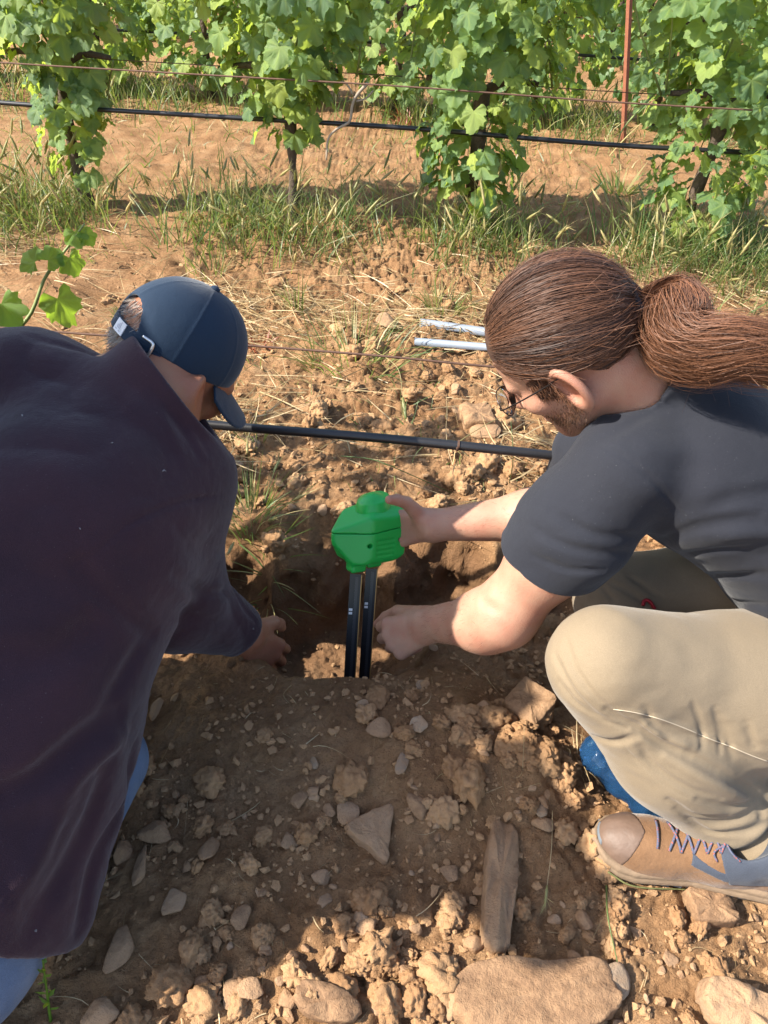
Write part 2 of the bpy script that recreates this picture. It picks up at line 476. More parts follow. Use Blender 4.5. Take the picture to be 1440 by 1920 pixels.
# ------------------------------------------------------------------ ground
def soil_mat():
    m = NT('dry_clay_soil'); co = m.n('NewGeometry').outputs['Position']
    big = m.noise(1.3, 5, 0.6, co); mid = m.noise(9, 6, 0.65, co); fine = m.noise(120, 5, 0.7, co)
    c = m.ramp(mid, [(0.30, (0.225, 0.118, 0.054)), (0.52, (0.315, 0.178, 0.086)), (0.74, (0.41, 0.258, 0.138))])
    c = m.mix(c, (0.27, 0.135, 0.072), m.ramp(big, [(0.45, 0.0), (0.70, 0.22)]))
    c = m.mix(c, (0.42, 0.285, 0.165), m.ramp(m.noise(38, 4, 0.7, co), [(0.60, 0.0), (0.78, 0.55)]))
    c = m.mix(c, (0.11, 0.058, 0.03), m.ramp(fine, [(0.28, 0.55), (0.48, 0.0)]))
    # darker tone in the dug hole and on the heap
    c = m.mix(c, (0.15, 0.080, 0.044), m.math('MULTIPLY', m.at('dug'), 0.55))
    m.col(c); m.set(Roughness=0.95, Specular_IOR_Level=0.15)
    b = m.bump(m.noise(70, 6, 0.7, co), 0.018, 0.9)
    b = m.bump(m.noise(420, 3, 0.6, co), 0.004, 0.8, b)
    return m.m
MAT['soil'] = soil_mat()
def stone_mat(name, stops, dust=0.5):
    m = NT(name); oi = m.n('ObjectInfo').outputs['Random']; co = m.n('NewGeometry').outputs['Position']
    k = m.math('ADD', m.math('MULTIPLY', oi, 0.55), m.math('MULTIPLY', m.noise(26, 5, 0.65, co), 0.5))
    c = m.ramp(k, stops)
    c = m.mix(c, (0.36, 0.22, 0.12), m.ramp(m.noise(55, 5, 0.7, co), [(0.42, 0.0), (0.62, dust)]))
    m.col(c); m.set(Roughness=0.9, Specular_IOR_Level=0.2)
    b = m.bump(m.noise(60, 6, 0.65, co), 0.008, 0.8); m.bump(m.noise(500, 3, 0.6, co), 0.002, 0.7, b)
    return m.m
MAT['stone'] = stone_mat('field_stone', [(0.15, (0.18, 0.105, 0.060)), (0.45, (0.26, 0.155, 0.085)), (0.7, (0.32, 0.205, 0.122)), (0.95, (0.36, 0.27, 0.185))], 0.6)
MAT['clod'] = stone_mat('soil_clod', [(0.1, (0.22, 0.116, 0.054)), (0.5, (0.305, 0.172, 0.082)), (0.95, (0.39, 0.24, 0.126))], 0.3)
MAT['grey_stone'] = stone_mat('grey_stone', [(0.1, (0.22, 0.160, 0.108)), (0.6, (0.29, 0.212, 0.145)), (0.95, (0.35, 0.26, 0.178))], 0.6)

HOLE = np.array([(-0.36, 1.20, 0.16, 0.20, 0.16), (-0.10, 1.17, 0.24, 0.25, 0.28), (0.16, 1.24, 0.20, 0.18, 0.20), (0.36, 1.28, 0.15, 0.13, 0.10)])   # x, y, rx, ry, depth
def base_h(x, y):
    """terrain without fine clods"""
    P = np.stack([x, y, np.zeros_like(x)], 1).astype(np.float32)
    h = 0.020 * vnoise(P, 1.7, 1) + 0.012 * vnoise(P, 4.1, 2)
    h = h + 0.04 * np.exp(-((y - 3.35 + .088 * x) / 0.35) ** 2) + 0.045 * np.exp(-((y - 5.6 + .088 * x) / 0.4) ** 2) + 0.05 * np.exp(-((y - 7.8 + .088 * x) / 0.45) ** 2)
    # spoil heap on the near side of the hole
    h = h + 0.085 * np.exp(-(((x - 0.0) / 0.30) ** 2 + ((y - 0.80) / 0.14) ** 2)) + 0.06 * np.exp(-(((x - 0.25) / 0.13) ** 2 + ((y - 0.74) / 0.11) ** 2))
    h = h + 0.03 * np.exp(-(((x - 0.05) / 0.35) ** 2 + ((y - 0.50) / 0.16) ** 2))
    # bank beyond the hole
    h = h + 0.05 * np.exp(-(((x - 0.1) / 0.8) ** 2 + ((y - 1.62) / 0.20) ** 2))
    f = 1 - sstep(0.9, 3.2, np.abs(x)) 
    return h
def dug_f(x, y):
    P = np.stack([x, y, np.zeros_like(x)], 1).astype(np.float32)
    wob = 0.16 * vnoise(P, 7.0, 5) + 0.10 * vnoise(P, 17.0, 6)
    dep = np.zeros(len(x)); 
    for cx, cy, rx, ry, dp in HOLE:
        r = np.sqrt(((x - cx) / rx) ** 2 + ((y - cy) / ry) ** 2) + wob
        edge = np.where(y > cy, 0.62, 0.45)
        dep = np.maximum(dep, dp * (1 - sstep(edge, 1.06, r)))
    return dep
def fine_h(x, y):
    P2 = np.stack([x, y], 1).astype(np.float32); P = np.stack([x, y, np.zeros_like(x)], 1).astype(np.float32)
    amt = (0.55 + 0.45 * vnoise(P, 2.6, 8)) * (1 + 0.9 * sstep(1.35, 1.7, y) * (1 - sstep(3.2, 4.5, y)))
    near = 1.0
    d1, d2, hid = worley(P2 + 0.02 * np.stack([vnoise(P, 14, 3), vnoise(P, 14, 4)], 1), 17, 11)
    c1 = np.sqrt(np.clip(1 - (d1 / 0.62) ** 2, 0, 1)) * (hid > 0.45) * (0.3 + 0.7 * hid)
    d1, d2, hid = worley(P2 + 0.008 * np.stack([vnoise(P, 40, 3), vnoise(P, 40, 4)], 1), 46, 12)
    c2 = np.sqrt(np.clip(1 - (d1 / 0.6) ** 2, 0, 1)) * (hid > 0.35) * (0.3 + 0.7 * hid)
    d1, d2, hid = worley(P2, 110, 13)
    c3 = np.sqrt(np.clip(1 - (d1 / 0.6) ** 2, 0, 1)) * (hid > 0.3) * hid
    return amt * (0.016 * c1 + 0.009 * c2) + 0.0036 * c3 + 0.010 * (1 + 0.5 * sstep(1.35, 1.7, y)) * fbm(P, 9, 4, 20, 0.55) + 0.003 * vnoise(P, 90, 30)
def ground_h(x, y):
    x = np.atleast_1d(np.asarray(x, float)); y = np.atleast_1d(np.asarray(y, float))
    return base_h(x, y) - dug_f(x, y) + fine_h(x, y)
def gaxis(segs):
    a = []
    for lo, hi, st in segs: a.append(np.arange(lo, hi, st))
    return np.concatenate(a)
def geo(a0, a1, s0, k):
    r = []; a = a0; s = s0
    while a < a1: a += s; s *= k; r.append(a)
    return np.array(r)
xr = gaxis([(-0.75, 0.85, 0.0056)]); xs_ = np.concatenate([-geo(0.75, 45, 0.007, 1.055)[::-1], xr, geo(0.85, 45, 0.007, 1.055)])
ys_ = np.concatenate([-geo(-0.25, 12, 0.008, 1.06)[::-1], gaxis([(0.25, 1.7, 0.0054), (1.7, 2.6, 0.009), (2.6, 4.2, 0.018)]), geo(4.2, 70, 0.025, 1.04)])
X, Y = np.meshgrid(xs_, ys_, indexing='ij'); xf, yf = X.ravel(), Y.ravel()
Zb = base_h(xf, yf); dg = dug_f(xf, yf); Zf = fine_h(xf, yf)
fade = np.clip(1.4 - np.hypot(xf, yf) / 25, 0, 1)
# crumbly wall: push the dug wall outwards and inwards
Z = Zb * fade - dg + Zf * fade
n0, n1 = len(xs_), len(ys_); idx = np.arange(n0 * n1).reshape(n0, n1)
q = np.stack([idx[:-1, :-1], idx[1:, :-1], idx[1:, 1:], idx[:-1, 1:]], -1).reshape(-1, 4)
wall = sstep(0.02, 0.08, dg) * (1 - sstep(0.16, 0.26, dg))
Pw = np.stack([xf, yf, Z], 1).astype(np.float32)
yo = wall * 0.022 * fbm(np.stack([xf, Z * 1.0, yf * .3], 1), 22, 3, 44)
gm = mesh_np('ground', np.stack([xf, yf + yo, Z], 1), q, True, MAT['soil'])
attr(gm, 'dug', sstep(0.01, 0.10, dg) + 0.45 * np.exp(-(((xf - 0.0) / 0.42) ** 2 + ((yf - 0.78) / 0.22) ** 2)) )
GROUND = link('ground', gm, kind='structure')
print('ground', len(xf), time.time() - T0)

# ---- stones and clods
def stone_mesh(name, seed, kind, mat, sub=3):
    import bmesh
    bm = bmesh.new(); bmesh.ops.create_icosphere(bm, subdivisions=sub, radius=1.0)
    v = np.array([x.co for x in bm.verts]); f = np.array([[y.index for y in x.verts] for x in bm.faces]); bm.free()
    r = np.random.default_rng(seed)
    if kind == 'stone':
        for k in range(12):      # chip flat facets
            n = nrm(r.normal(size=3) * (1, 1, 1.0)); dd = r.uniform(0.42, 0.78); s = v @ n - dd
            v = v - np.outer(np.maximum(s, 0) * 0.92, n)
        v = v * (1 + 0.05 * fbm(v, 2.2, 3, seed)[:, None]) * (1, r.uniform(0.65, 0.95), r.uniform(0.42, 0.7))
    elif kind == 'rough':
        v = v * (1 + 0.30 * r.normal(size=(len(v), 1))).clip(0.5, 1.6) * (1, r.uniform(0.6, 1), r.uniform(0.5, 0.9))
    else:
        v = v * (1 + 0.26 * fbm(v, 1.5, 2, seed)[:, None] + 0.22 * fbm(v, 3.6, 4, seed + 5, 0.7)[:, None]) * (1, r.uniform(0.75, 1), r.uniform(0.6, 0.9))
    return mesh_np(name, v, f, True, mat)
STV = [stone_mesh('stone', 100 + k, 'stone', MAT['stone']) for k in range(9)] + [stone_mesh('stone', 130 + k, 'stone', MAT['grey_stone']) for k in range(2)]
CLV = [stone_mesh('soil_clod', 200 + k, 'clod', MAT['clod'], 4) for k in range(9)]
SMV = [stone_mesh('pebble', 300 + k, 'stone', None, 1) for k in range(6)] + [stone_mesh('pebble', 320 + k, 'rough', None, 1) for k in range(8)]
def euler_m(rx, ry, rz):
    return np.array(Matrix.Rotation(rz, 3, 'Z') @ Matrix.Rotation(ry, 3, 'Y') @ Matrix.Rotation(rx, 3, 'X'))
# named stones seen one by one: (u, v, width px, height px, mesh, tilt, spin, thickness, label)
NAMED = [
 (1005, 1868, 310, 150, 'slab', 0.10, 0.30, 0.40, 'big flat brown slab at the bottom edge, half in shadow'),
 (935, 1655, 215, 66, 'log', 0.1, 1.40, 0.5, 'long upright brown stone like a piece of wood beside the shoe toe'),
 (703, 1568, 96, 84, 'tri', 0.25, 0.5, 0.35, 'pointed triangular brown stone lying flat below the prongs'),
 (992, 1320, 76, 62, 'brick', 0.2, -0.75, 0.5, 'oblong brown stone in shade beside the trouser knee'),
 (1140, 1838, 92, 84, 'grey', 0.1, 0.4, 0.5, 'grey stone to the right of the big flat slab'),
 (1390, 1895, 150, 80, 'slab2', 0.15, -0.3, 0.5, 'pale sunlit stone cut off by the bottom right corner'),
 (1330, 1702, 84, 54, 'brick', 0.1, 0.05, 0.6, 'rectangular sunlit ochre stone right below the shoe sole'),
 (455, 1718, 48, 62, 'stone', 0.3, 1.2, 0.6, 'pale upright stone at the sunlit edge near the jacket hem'),
 (710, 1362, 52, 48, 'stone', 0.2, 0.3, 0.7, 'rounded brown stone on the heap straight below the prongs'),
 (788, 1355, 36, 40, 'grey', 0.2, 0.6, 0.7, 'small grey rounded stone on the heap near the bare hand'),
 (752, 1430, 40, 54, 'grey', 0.2, 1.3, 0.6, 'grey square stone set upright in the shaded heap'),
 (295, 1556, 62, 54, 'stone', 0.1, 0.2, 0.8, 'rounded stone at the edge of the plum jacket'),
 (262, 1630, 46, 90, 'stone', 0.1, 1.5, 0.7, 'tall brown stone against the hanging jacket side'),
 (326, 1688, 56, 64, 'stone', 0.1, 1.4, 0.7, 'blocky shaded stone low beside the jacket hem'),
 (225, 1775, 66, 100, 'stone', 0.1, 1.35, 0.6, 'large dark stone partly under the jacket hem'),
 (292, 1325, 34, 62, 'stone', 0.1, 1.4, 0.6, 'brown stone peeping out above the denim knee'),
 (655, 1525, 52, 46, 'stone', 0.1, 0.3, 0.7, 'brown stone touching the pointed triangular stone'),
 (612, 1880, 124, 62, 'slab2', 0.12, -0.15, 0.4, 'flat pale slab at the bottom edge left of centre'),
 (470, 1855, 66, 44, 'stone', 0.1, 0.3, 0.7, 'sunlit ochre stone left of the flat pale slab'),
 (385, 1838, 52, 38, 'stone', 0.1, 0.1, 0.7, 'oval shaded stone near the bottom left'),
 (190, 1892, 66, 66, 'stone', 0.1, 0.6, 0.8, 'sunlit ochre block at the bottom left corner'),
 (560, 1500, 42, 40, 'stone', 0.1, 0.4, 0.7, 'dark rounded stone in the shaded middle of the heap'),
 (845, 1635, 40, 32, 'stone', 0.1, 0.2, 0.8, 'small round stone left of the long upright stone'),
 (1270, 1490, 40, 30, 'stone', 0.1, 0.2, 0.8, None),
 (893, 785, 60, 34, 'brick', 0.1, 0.2, 0.6, 'flat sunlit stone under the face of the man in the tee'),
 (912, 808, 70, 40, 'stone', 0.1, -0.2, 0.6, 'pale stone just above the black drip pipe'),
 (722, 600, 40, 36, 'stone', 0.1, 0.4, 0.8, 'dark angular stone between the grass tuft and the steel tubes'),
]
def flat_stone(kind, seed):
    """bespoke outlines: closed polygon prisms with chipped edges"""
    out = {'slab': [(-1, .1), (-.75, -.62), (-.1, -1), (.75, -.8), (1, -.35), (.9, .3), (.3, .62), (-.4, .95), (-.9, .8)],
           'slab2': [(-1, -.2), (-.6, -.8), (.2, -.9), (.9, -.6), (1, .3), (.4, .8), (-.5, .9), (-.95, .5)],
           'log': [(-1, -.75), (-.5, -.85), (.3, -1), (.9, -.7), (1, 0.1), (.85, .8), (.2, .9), (-.55, .75), (-1.0, .55)],
           'tri': [(-1, .55), (-.9, .8), (.1, .95), (.95, .9), (1, .6), (.35, -.5), (.1, -1), (-.15, -.95), (-.6, -.1)],
           'brick': [(-1, -.6), (-.8, -.9), (.75, -.95), (1, -.6), (.95, .65), (.7, .95), (-.8, .9), (-1, .6)]}[kind]
    o = smooth_path(np.c_[np.array(out + out[:1]), np.zeros(len(out) + 1)], 60)[:-1, :2]; r = np.random.default_rng(seed); n = len(o)
    o = o * (1 + 0.035 * fbm(np.c_[o, np.zeros(n)], 3.0, 3, seed)[:, None])
    v = []; rings = [(0.93, 0.47), (0.985, 0.42), (1.0, 0.24), (1.02, -0.2), (0.95, -0.5)]
    for s, z in rings: v.append(np.c_[o * s, np.full(n, z)])
    inner = [(0.62, 0.49), (0.34, 0.50)]
    v = [np.c_[o * s, np.full(n, z)] for s, z in inner[::-1]] + v
    V_ = np.concatenate(v); V_[:, :2] *= (1 + 0.05 * fbm(V_ * (1, 1, 1.4), 4.5, 3, seed + 9))[:, None]; V_[:, 2] += 0.16 * fbm(V_ * (1, 1, 0.2), 1.9, 5, seed + 1, 0.6) + 0.10 * (V_[:, 0] * r.normal() * .5)
    m = len(v); i = np.arange(m - 1)[:, None] * n; j = np.arange(n)[None]; j2 = (j + 1) % n
    q = np.stack([i + j, i + n + j, i + n + j2, i + j2], -1).reshape(-1, 4)
    V_ = np.vstack([V_, [[0, 0, 0.5 + 0.02 * r.normal()]], [[0, 0, -0.5]]]); c0, c1 = len(V_) - 2, len(V_) - 1; jj = np.arange(n)
    t = np.concatenate([np.stack([np.full(n, c0), jj, (jj + 1) % n], 1), np.stack([np.full(n, c1), (m - 1) * n + (jj + 1) % n, (m - 1) * n + jj], 1)])
    return V_, [q, t]
occupied = []
for k, (u, v_, wpx, hpx, kd, tilt, spin, thick, lab) in enumerate(NAMED):
    if lab is None: continue
    g = G(u, v_, 0.03)
    for _ in range(4): g = G(u, v_, float(ground_h(g[0], g[1])[0]) + 0.012)
    dep = float(proj(g)[0, 2]); wm = wpx / FPX * dep / 2; el = math.asin((CAM_H - g[2]) / np.linalg.norm(CAM - g))
    if kd in ('stone', 'grey'):
        me = (STV[k % 9] if kd == 'stone' else STV[9 + k % 2]); sc = np.array((wm, hpx / FPX * dep / 2 / math.sin(el), max(0.6 * min(wm, hpx / FPX * dep / 2), 0.006))) * 1.22
        if abs(spin) > 1: sc = np.array((hpx / FPX * dep / 2 / math.sin(el), wm, sc[2])) * (1, 1, 1)
    else:
        V_, F_ = flat_stone(kd, 50 + k); me = mesh_np('stone', V_, F_, True, MAT['stone'])
        sc = np.array((wm, hpx / FPX * dep / 2 / math.sin(el), thick * 2 * min(wm, 0.06)))
        if kd == 'log': sc = np.array((hpx and wpx / FPX * dep / 2 / math.sin(el) * 0.98, hpx / FPX * dep / 2, 0.040))
    o = link('stone', me, None, lab, 'stone', 'stones around the hole')
    o.location = Vector(g); o.scale = Vector(sc); o.rotation_euler = (tilt, tilt * 0.4, spin)
    occupied.append((g[0], g[1], max(sc[:2])))
occ = np.array(occupied)
# loose stones and clods of the ground itself
cand = []
def density(x, y):
    d = np.exp(-(((x - 0.15) / 0.55) ** 2 + ((y - 0.55) / 0.30) ** 2)) * 1.0 + 0.18 + 0.5 * np.exp(-((y - 1.62) / 0.25) ** 2) + 0.6 * np.exp(-(((x - .33) / .14) ** 2 + ((y - .76) / .12) ** 2))
    return np.minimum(d, 1.2)
r_ = np.random.default_rng(5)
while len(cand) < 1500:
    x = r_.uniform(-1.1, 1.2, 4000); y = 0.20 + 2.6 * r_.random(4000) ** 1.5
    ok = r_.random(4000) < density(x, y) * 0.8; 
    for a, b in zip(x[ok], y[ok]):
        if np.min(np.hypot(occ[:, 0] - a, occ[:, 1] - b) - occ[:, 2] * 0.9) < 0.004: continue
        cand.append((a, b))
# crumbly heap catching the sun beside the trouser knee, and the loose rubble at the bottom
for cx_, cy_, sx_, sy_, n_ in ((0.255, 0.775, 0.050, 0.045, 44), (0.33, 0.70, 0.035, 0.04, 18), (0.02, 0.44, 0.16, 0.05, 46), (-0.16, 0.385, 0.10, 0.03, 16), (0.45, 0.47, 0.14, 0.05, 30), (0.1, 1.75, 0.5, 0.14, 60), (-0.1, 2.2, 0.7, 0.22, 60), (0.1, 2.7, 0.9, 0.2, 50)):
    for _ in range(n_): cand.insert(0, (cx_ + sx_ * r_.normal(), cy_ + sy_ * r_.normal()))
nclus = 324
cand = np.array(cand[:1500]); ch = ground_h(cand[:, 0], cand[:, 1]); cdg = dug_f(cand[:, 0], cand[:, 1])
size = 0.0050 + 0.017 * r_.random(len(cand)) ** 4.0 + 0.003 * r_.random(len(cand)); size[:nclus] = (0.007 + 0.014 * r_.random(nclus) ** 1.8) * np.where(cand[:nclus, 1] > 1.4, 1.5, 1.0); size[cdg > 0.03] *= 0.6
pp = proj(np.c_[cand, ch]); inview = (pp[:, 0] > -30) & (pp[:, 0] < 1470) & (pp[:, 1] > 0) & (pp[:, 1] < 1960)
show = np.where(inview, size / pp[:, 2], 0); order = np.argsort(-show)
peb = MB()
pv = [(np.array([x.co for x in m.vertices]), np.array([[y for y in p.vertices] for p in m.polygons])) for m in SMV]
ns = nc = 0
for rank, k in enumerate(order):
    x, y = cand[k]; s = size[k] * r_.uniform(0.75, 1.3, 3); rot = r_.uniform(-0.5, 0.5, 2).tolist() + [r_.uniform(0, 6.28)]
    isst = r_.random() < 0.36
    if (isst and ns < 200) or (not isst and nc < 290):
        if isst: ns += 1
        else: nc += 1
        o = link('stone' if isst else 'soil_clod', (STV[r_.integers(0, 9)] if r_.random() < 0.96 else STV[9 + r_.integers(0, 2)]) if isst else CLV[r_.integers(0, 9)], GROUND)
        o.location = (x, y, ch[k] + s[2] * 0.22); o.scale = s * (1.15 if isst else 1.25); o.rotation_euler = rot
    else:
        vv, ff = pv[r_.integers(0, len(pv))]; peb.add((vv * s) @ euler_m(*rot).T + (x, y, ch[k] + s[2] * 0.25), ff)
# crumbs: too many to count
N = 16000
x = np.concatenate([r_.uniform(-0.9, 1.0, N), r_.uniform(-1.6, 1.6, N // 2)]); y = np.concatenate([0.22 + 1.5 * r_.random(N) ** 1.3, r_.uniform(1.4, 3.2, N // 2)])
h_ = ground_h(x, y); s_ = 0.0018 + 0.0075 * r_.random(len(x)) ** 3.2
cl_ = vnoise(np.c_[x, y, 0 * x], 6.5, 91) + 0.6 * vnoise(np.c_[x, y, 0 * x], 19, 92); keep = r_.random(len(x)) < np.clip(0.18 + 0.5 * density(x, y) + 0.75 * cl_, 0.04, 1)
for k in np.nonzero(keep)[0]:
    vv, ff = pv[r_.integers(0, len(pv))]
    a = r_.uniform(0, 6.28); c_, s1 = math.cos(a), math.sin(a)
    w_ = vv * (s_[k] * r_.uniform(0.7, 1.3, 3)); w_ = np.stack([w_[:, 0] * c_ - w_[:, 1] * s1, w_[:, 0] * s1 + w_[:, 1] * c_, w_[:, 2]], 1)
    peb.add(w_ + (x[k], y[k], h_[k] + s_[k] * 0.3), ff)
link('soil_crumbs', peb.mesh('soil_crumbs', MAT['clod'], False), GROUND, kind='stuff')
print('stones', time.time() - T0)
# ------------------------------------------------------------------ the man on the right
RM = empty('person', (0.55, 0.72, 0.0), 'person in charcoal tee and beige trousers squatting, brown hair in a ponytail', 'person')
# head frame: columns right, forward, up
hf = nrm((-0.64, 0.30, -0.70)); hu = nrm(np.array((-0.70, 0.02, 0.70)) - hf * (np.array((-0.70, 0.02, 0.70)) @ hf)); hr = np.cross(hf, hu)
HRm = np.stack([hr, hf, hu], 1)
HC = J(1056, 646, 1.0)
HS = 1.02
def hd(x, y, z): return HC + HRm @ (np.array((x, y, z)) * HS)
def head_field(P, C, Rm, s, flare=0.45, eo=0.0):
    """head in its own frame (x right, y forward, z up), metres"""
    q = ((P - np.asarray(C, np.float32)) @ np.asarray(Rm, np.float32)) / s
    q = q.copy(); q[:, 2] = np.where(q[:, 2] < -0.03, -0.03 + (q[:, 2] + 0.03) / 1.16, q[:, 2])
    qa = q.copy(); qa[:, 0] = np.abs(qa[:, 0])
    d = s_ell(q, (0, -0.012, 0.028), (0.076, 0.098, 0.088))
    d = smin(d, s_ell(q, (0, 0.03, 0.015), (0.066, 0.066, 0.070)), 0.02)                     # forehead
    d = smin(d, s_ell(q, (0, 0.032, -0.045), (0.060, 0.060, 0.062)), 0.025)                    # face
    d = smin(d, s_cone(qa, (0.054, -0.008, -0.060), (0.022, 0.066, -0.100), 0.017, 0.019), 0.03)   # jaw
    d = smin(d, s_ell(q, (0, 0.077, -0.104), (0.022, 0.017, 0.018)), 0.02)                     # chin
    d = smin(d, s_ell(qa, (0.047, 0.060, -0.033), (0.021, 0.022, 0.017)), 0.02)                # cheekbone
    d = smin(d, s_cone(qa, (0.012, 0.091, 0.004), (0.045, 0.078, 0.005), 0.009, 0.009), 0.012)  # brow
    d = smax(d, -s_ell(qa, (0.032, 0.096, -0.012), (0.017, 0.015, 0.011)), 0.012)              # eye socket
    d = smin(d, s_ell(qa, (0.032, 0.076, -0.013), (0.0135, 0.0125, 0.0115)), 0.004)            # lids
    d = smin(d, s_cone(q, (0, 0.094, -0.004), (0, 0.117, -0.046), 0.008, 0.012), 0.012)         # nose
    d = smin(d, s_ell(qa, (0.011, 0.104, -0.050), (0.008, 0.010, 0.008)), 0.008)
    d = smin(d, s_ell(q, (0, 0.088, -0.076), (0.024, 0.014, 0.013)), 0.012)                    # lips
    m = np.abs(q[:, 2] + 0.075) < 0.02
    d[m] += 0.003 * np.exp(-((q[m, 2] + 0.075) / 0.0022) ** 2) * (np.abs(q[m, 0]) < 0.026) * (q[m, 1] > 0.07)
    # ear
    e = (qa - np.array((0.079, -0.012, -0.020), np.float32)) / 1.15
    e[:, 0] -= eo; ca, sa = math.cos(flare), math.sin(flare)
    ex = e[:, 0] * ca + e[:, 1] * sa; ey = -e[:, 0] * sa + e[:, 1] * ca; ez = e[:, 2] - 0.25 * ey
    E = np.stack([ex, ey, ez], 1)
    rim = np.abs(np.sqrt((ey / 0.8) ** 2 + ((ez - 0.003 + 0.0) / 1.28) ** 2) - 0.021)
    ear = np.sqrt(rim ** 2 + (ex - 0.004) ** 2) - 0.0058
    ear = smin(ear, s_ell(E, (-0.001, -0.001, 0.0), (0.0055, 0.0165, 0.027)), 0.004)
    ear = smin(ear, s_ell(E, (0.001, 0.006, -0.030), (0.006, 0.009, 0.009)), 0.008)
    ear = smin(ear, s_ell(E, (0.003, 0.015, -0.004), (0.005, 0.004, 0.008)), 0.004)
    ear = smax(ear, -s_ell(E, (0.008, 0.003, -0.003), (0.007, 0.009, 0.013)), 0.004)
    d = smin(d, ear, 0.0045)
    return d * s
def hand_parts(wr, dirv, back, thumb, curls, spread=0.06, size=1.0, thumb_to=None, lens=None):
    """list of (points, radii): palm blades, four fingers and a thumb. back: normal of the hand's back; thumb: side vector"""
    d = nrm(dirv); b = nrm(np.asarray(back) - d * (np.asarray(back) @ d)); t = nrm(np.asarray(thumb) - d * (np.asarray(thumb) @ d) - b * (np.asarray(thumb) @ b))
    out = []
    off = (0.028, 0.009, -0.010, -0.028); L = lens or ((0.044, 0.026, 0.021), (0.048, 0.030, 0.022), (0.044, 0.028, 0.021), (0.035, 0.021, 0.018))
    kn = (0.086, 0.090, 0.086, 0.078)
    for i in range(4):
        c = curls[i] if np.ndim(curls[i]) else (curls[i],) * 3
        K = wr + size * (d * kn[i] + t * off[i] + b * (0.004 - 0.004 * (i in (0, 3))))
        out.append(([wr + size * (d * 0.008 + t * off[i] * 0.45), K], [0.0165 * size, 0.0118 * size], 'palm'))
        p = K; ang = 0.0; pts = [K]; rs = [0.0112 * size]
        sd_ = nrm(d + t * spread * (1.5 - i))
        for j in range(3):
            ang += c[j]
            p = p + size * L[i][j] * (sd_ * math.cos(ang) - b * math.sin(ang)); pts.append(p)
            rs.append((0.0098, 0.0090, 0.0076)[j] * size * (0.88 if i == 3 else 1.0))
        out.append((pts, rs, 'finger'))
    T0_ = wr + size * (d * 0.022 + t * 0.022 - b * 0.008)
    if thumb_to is None: thumb_to = T0_ + size * (d * 0.07 + t * 0.035 - b * 0.02)
    v = np.asarray(thumb_to) - T0_
    mid1 = T0_ + v * 0.42 + size * (t * 0.014); mid2 = T0_ + v * 0.74 + size * (t * 0.009)
    out.append(([T0_, mid1, mid2, np.asarray(thumb_to)], [0.017 * size, 0.0125 * size, 0.0112 * size, 0.0085 * size], 'thumb'))
    return out
def hand_field(P, parts):
    palm = None; fin = []
    for pts, rs, k in parts:
        c = s_chain(P, pts, rs, 0.003)
        if k == 'palm': palm = c if palm is None else smin(palm, c, 0.014)
        else: fin.append((c, k))
    d = palm
    f = None
    for c, k in fin:
        if k == 'thumb': th = c
        else: f = c if f is None else smin(f, c, 0.0015)
    d = smin(d, f, 0.008); d = smin(d, th, 0.010)
    return d

def hbox(parts):
    a = np.concatenate([np.asarray(p) for p, r, k in parts]); return a.min(0) - 0.02, a.max(0) + 0.02
C7 = J(1245, 745, 1.0)
SL = J(1165, 880, 0.895); EL = J(945, 1152, 0.875); WL = J(806, 1170, 0.985)
SR = J(1110, 850, 1.13); ER = J(1075, 958, 1.15); WR = J(815, 985, 1.145)
CHEST = V3(0.47, 0.99, 0.555); BELLY = V3(0.635, 0.95, 0.49); PELV = V3(0.80, 0.89, 0.34)
handL = hand_parts(WL, J(716, 1206, 1.005) - WL, (-0.12, -0.62, 0.78), (-0.2, 0.6, 0.6),
                   [(0.60, 0.95, 0.6), (0.65, 1.0, 0.6), (0.75, 1.05, 0.6), (0.85, 1.1, 0.6)], size=1.12, spread=0.05,
                   thumb_to=J(708, 1170, 1.09))
handR = hand_parts(WR, J(742, 990, 1.175) - WR, (0.25, 0.80, -0.35), (0.05, -0.2, 0.95),
                   [(0.15, 0.5, 0.5), (0.12, 0.45, 0.4), (0.10, 0.42, 0.4), (0.02, 0.25, 0.25)], size=1.0, spread=0.10, thumb_to=J(730, 937, 1.12))
KL = J(1134, 1238, 0.725); HL = J(1600, 1352, 0.80); AL = J(1400, 1548, 0.66)
KR = J(1165, 1125, 0.97); HR_ = V3(0.79, 0.98, 0.27); AR = V3(0.62, 1.0, 0.10)

def body_r(P):
    d = within(P, HC - 0.17, HC + 0.17, lambda Q: head_field(Q, HC, HRm, HS))
    n = s_cone(P, hd(0, -0.035, -0.07), C7 + V3(0.0, 0, -0.03), 0.058, 0.066)
    d = smin(d, n, 0.025)
    t = s_cone(P, CHEST, CHEST * .6 + BELLY * .4, 0.09, 0.09)
    t = smin(t, s_cone(P, SL + (CHEST - SL) * .2, SR + (CHEST - SR) * .2, 0.055, 0.055), 0.05)
    d = smin(d, t, 0.03)
    a = s_chain(P, [SL, SL * .45 + EL * .55, EL, EL * .72 + WL * .28 + V3(0.004, -0.006, -0.004), WL], [0.060, 0.059, 0.050, 0.048, 0.033], 0.04)
    a = smin(a, within(P, *hbox(handL), lambda Q: hand_field(Q, handL)), 0.02)
    d = smin(d, a, 0.02)
    a = s_chain(P, [SR, ER, ER * .72 + WR * .28 + V3(0, 0, -0.004), WR], [0.052, 0.053, 0.049, 0.031], 0.04)
    a = smin(a, within(P, *hbox(handR), lambda Q: hand_field(Q, handR)), 0.02)
    d = smin(d, a, 0.02)
    # elbow dimple and crease
    d = crease(P, d, CRE_EL, 0.010, 0.004)
    return d
CRE_EL = np.array([J(905, 1128, 0.82), J(925, 1140, 0.815)])
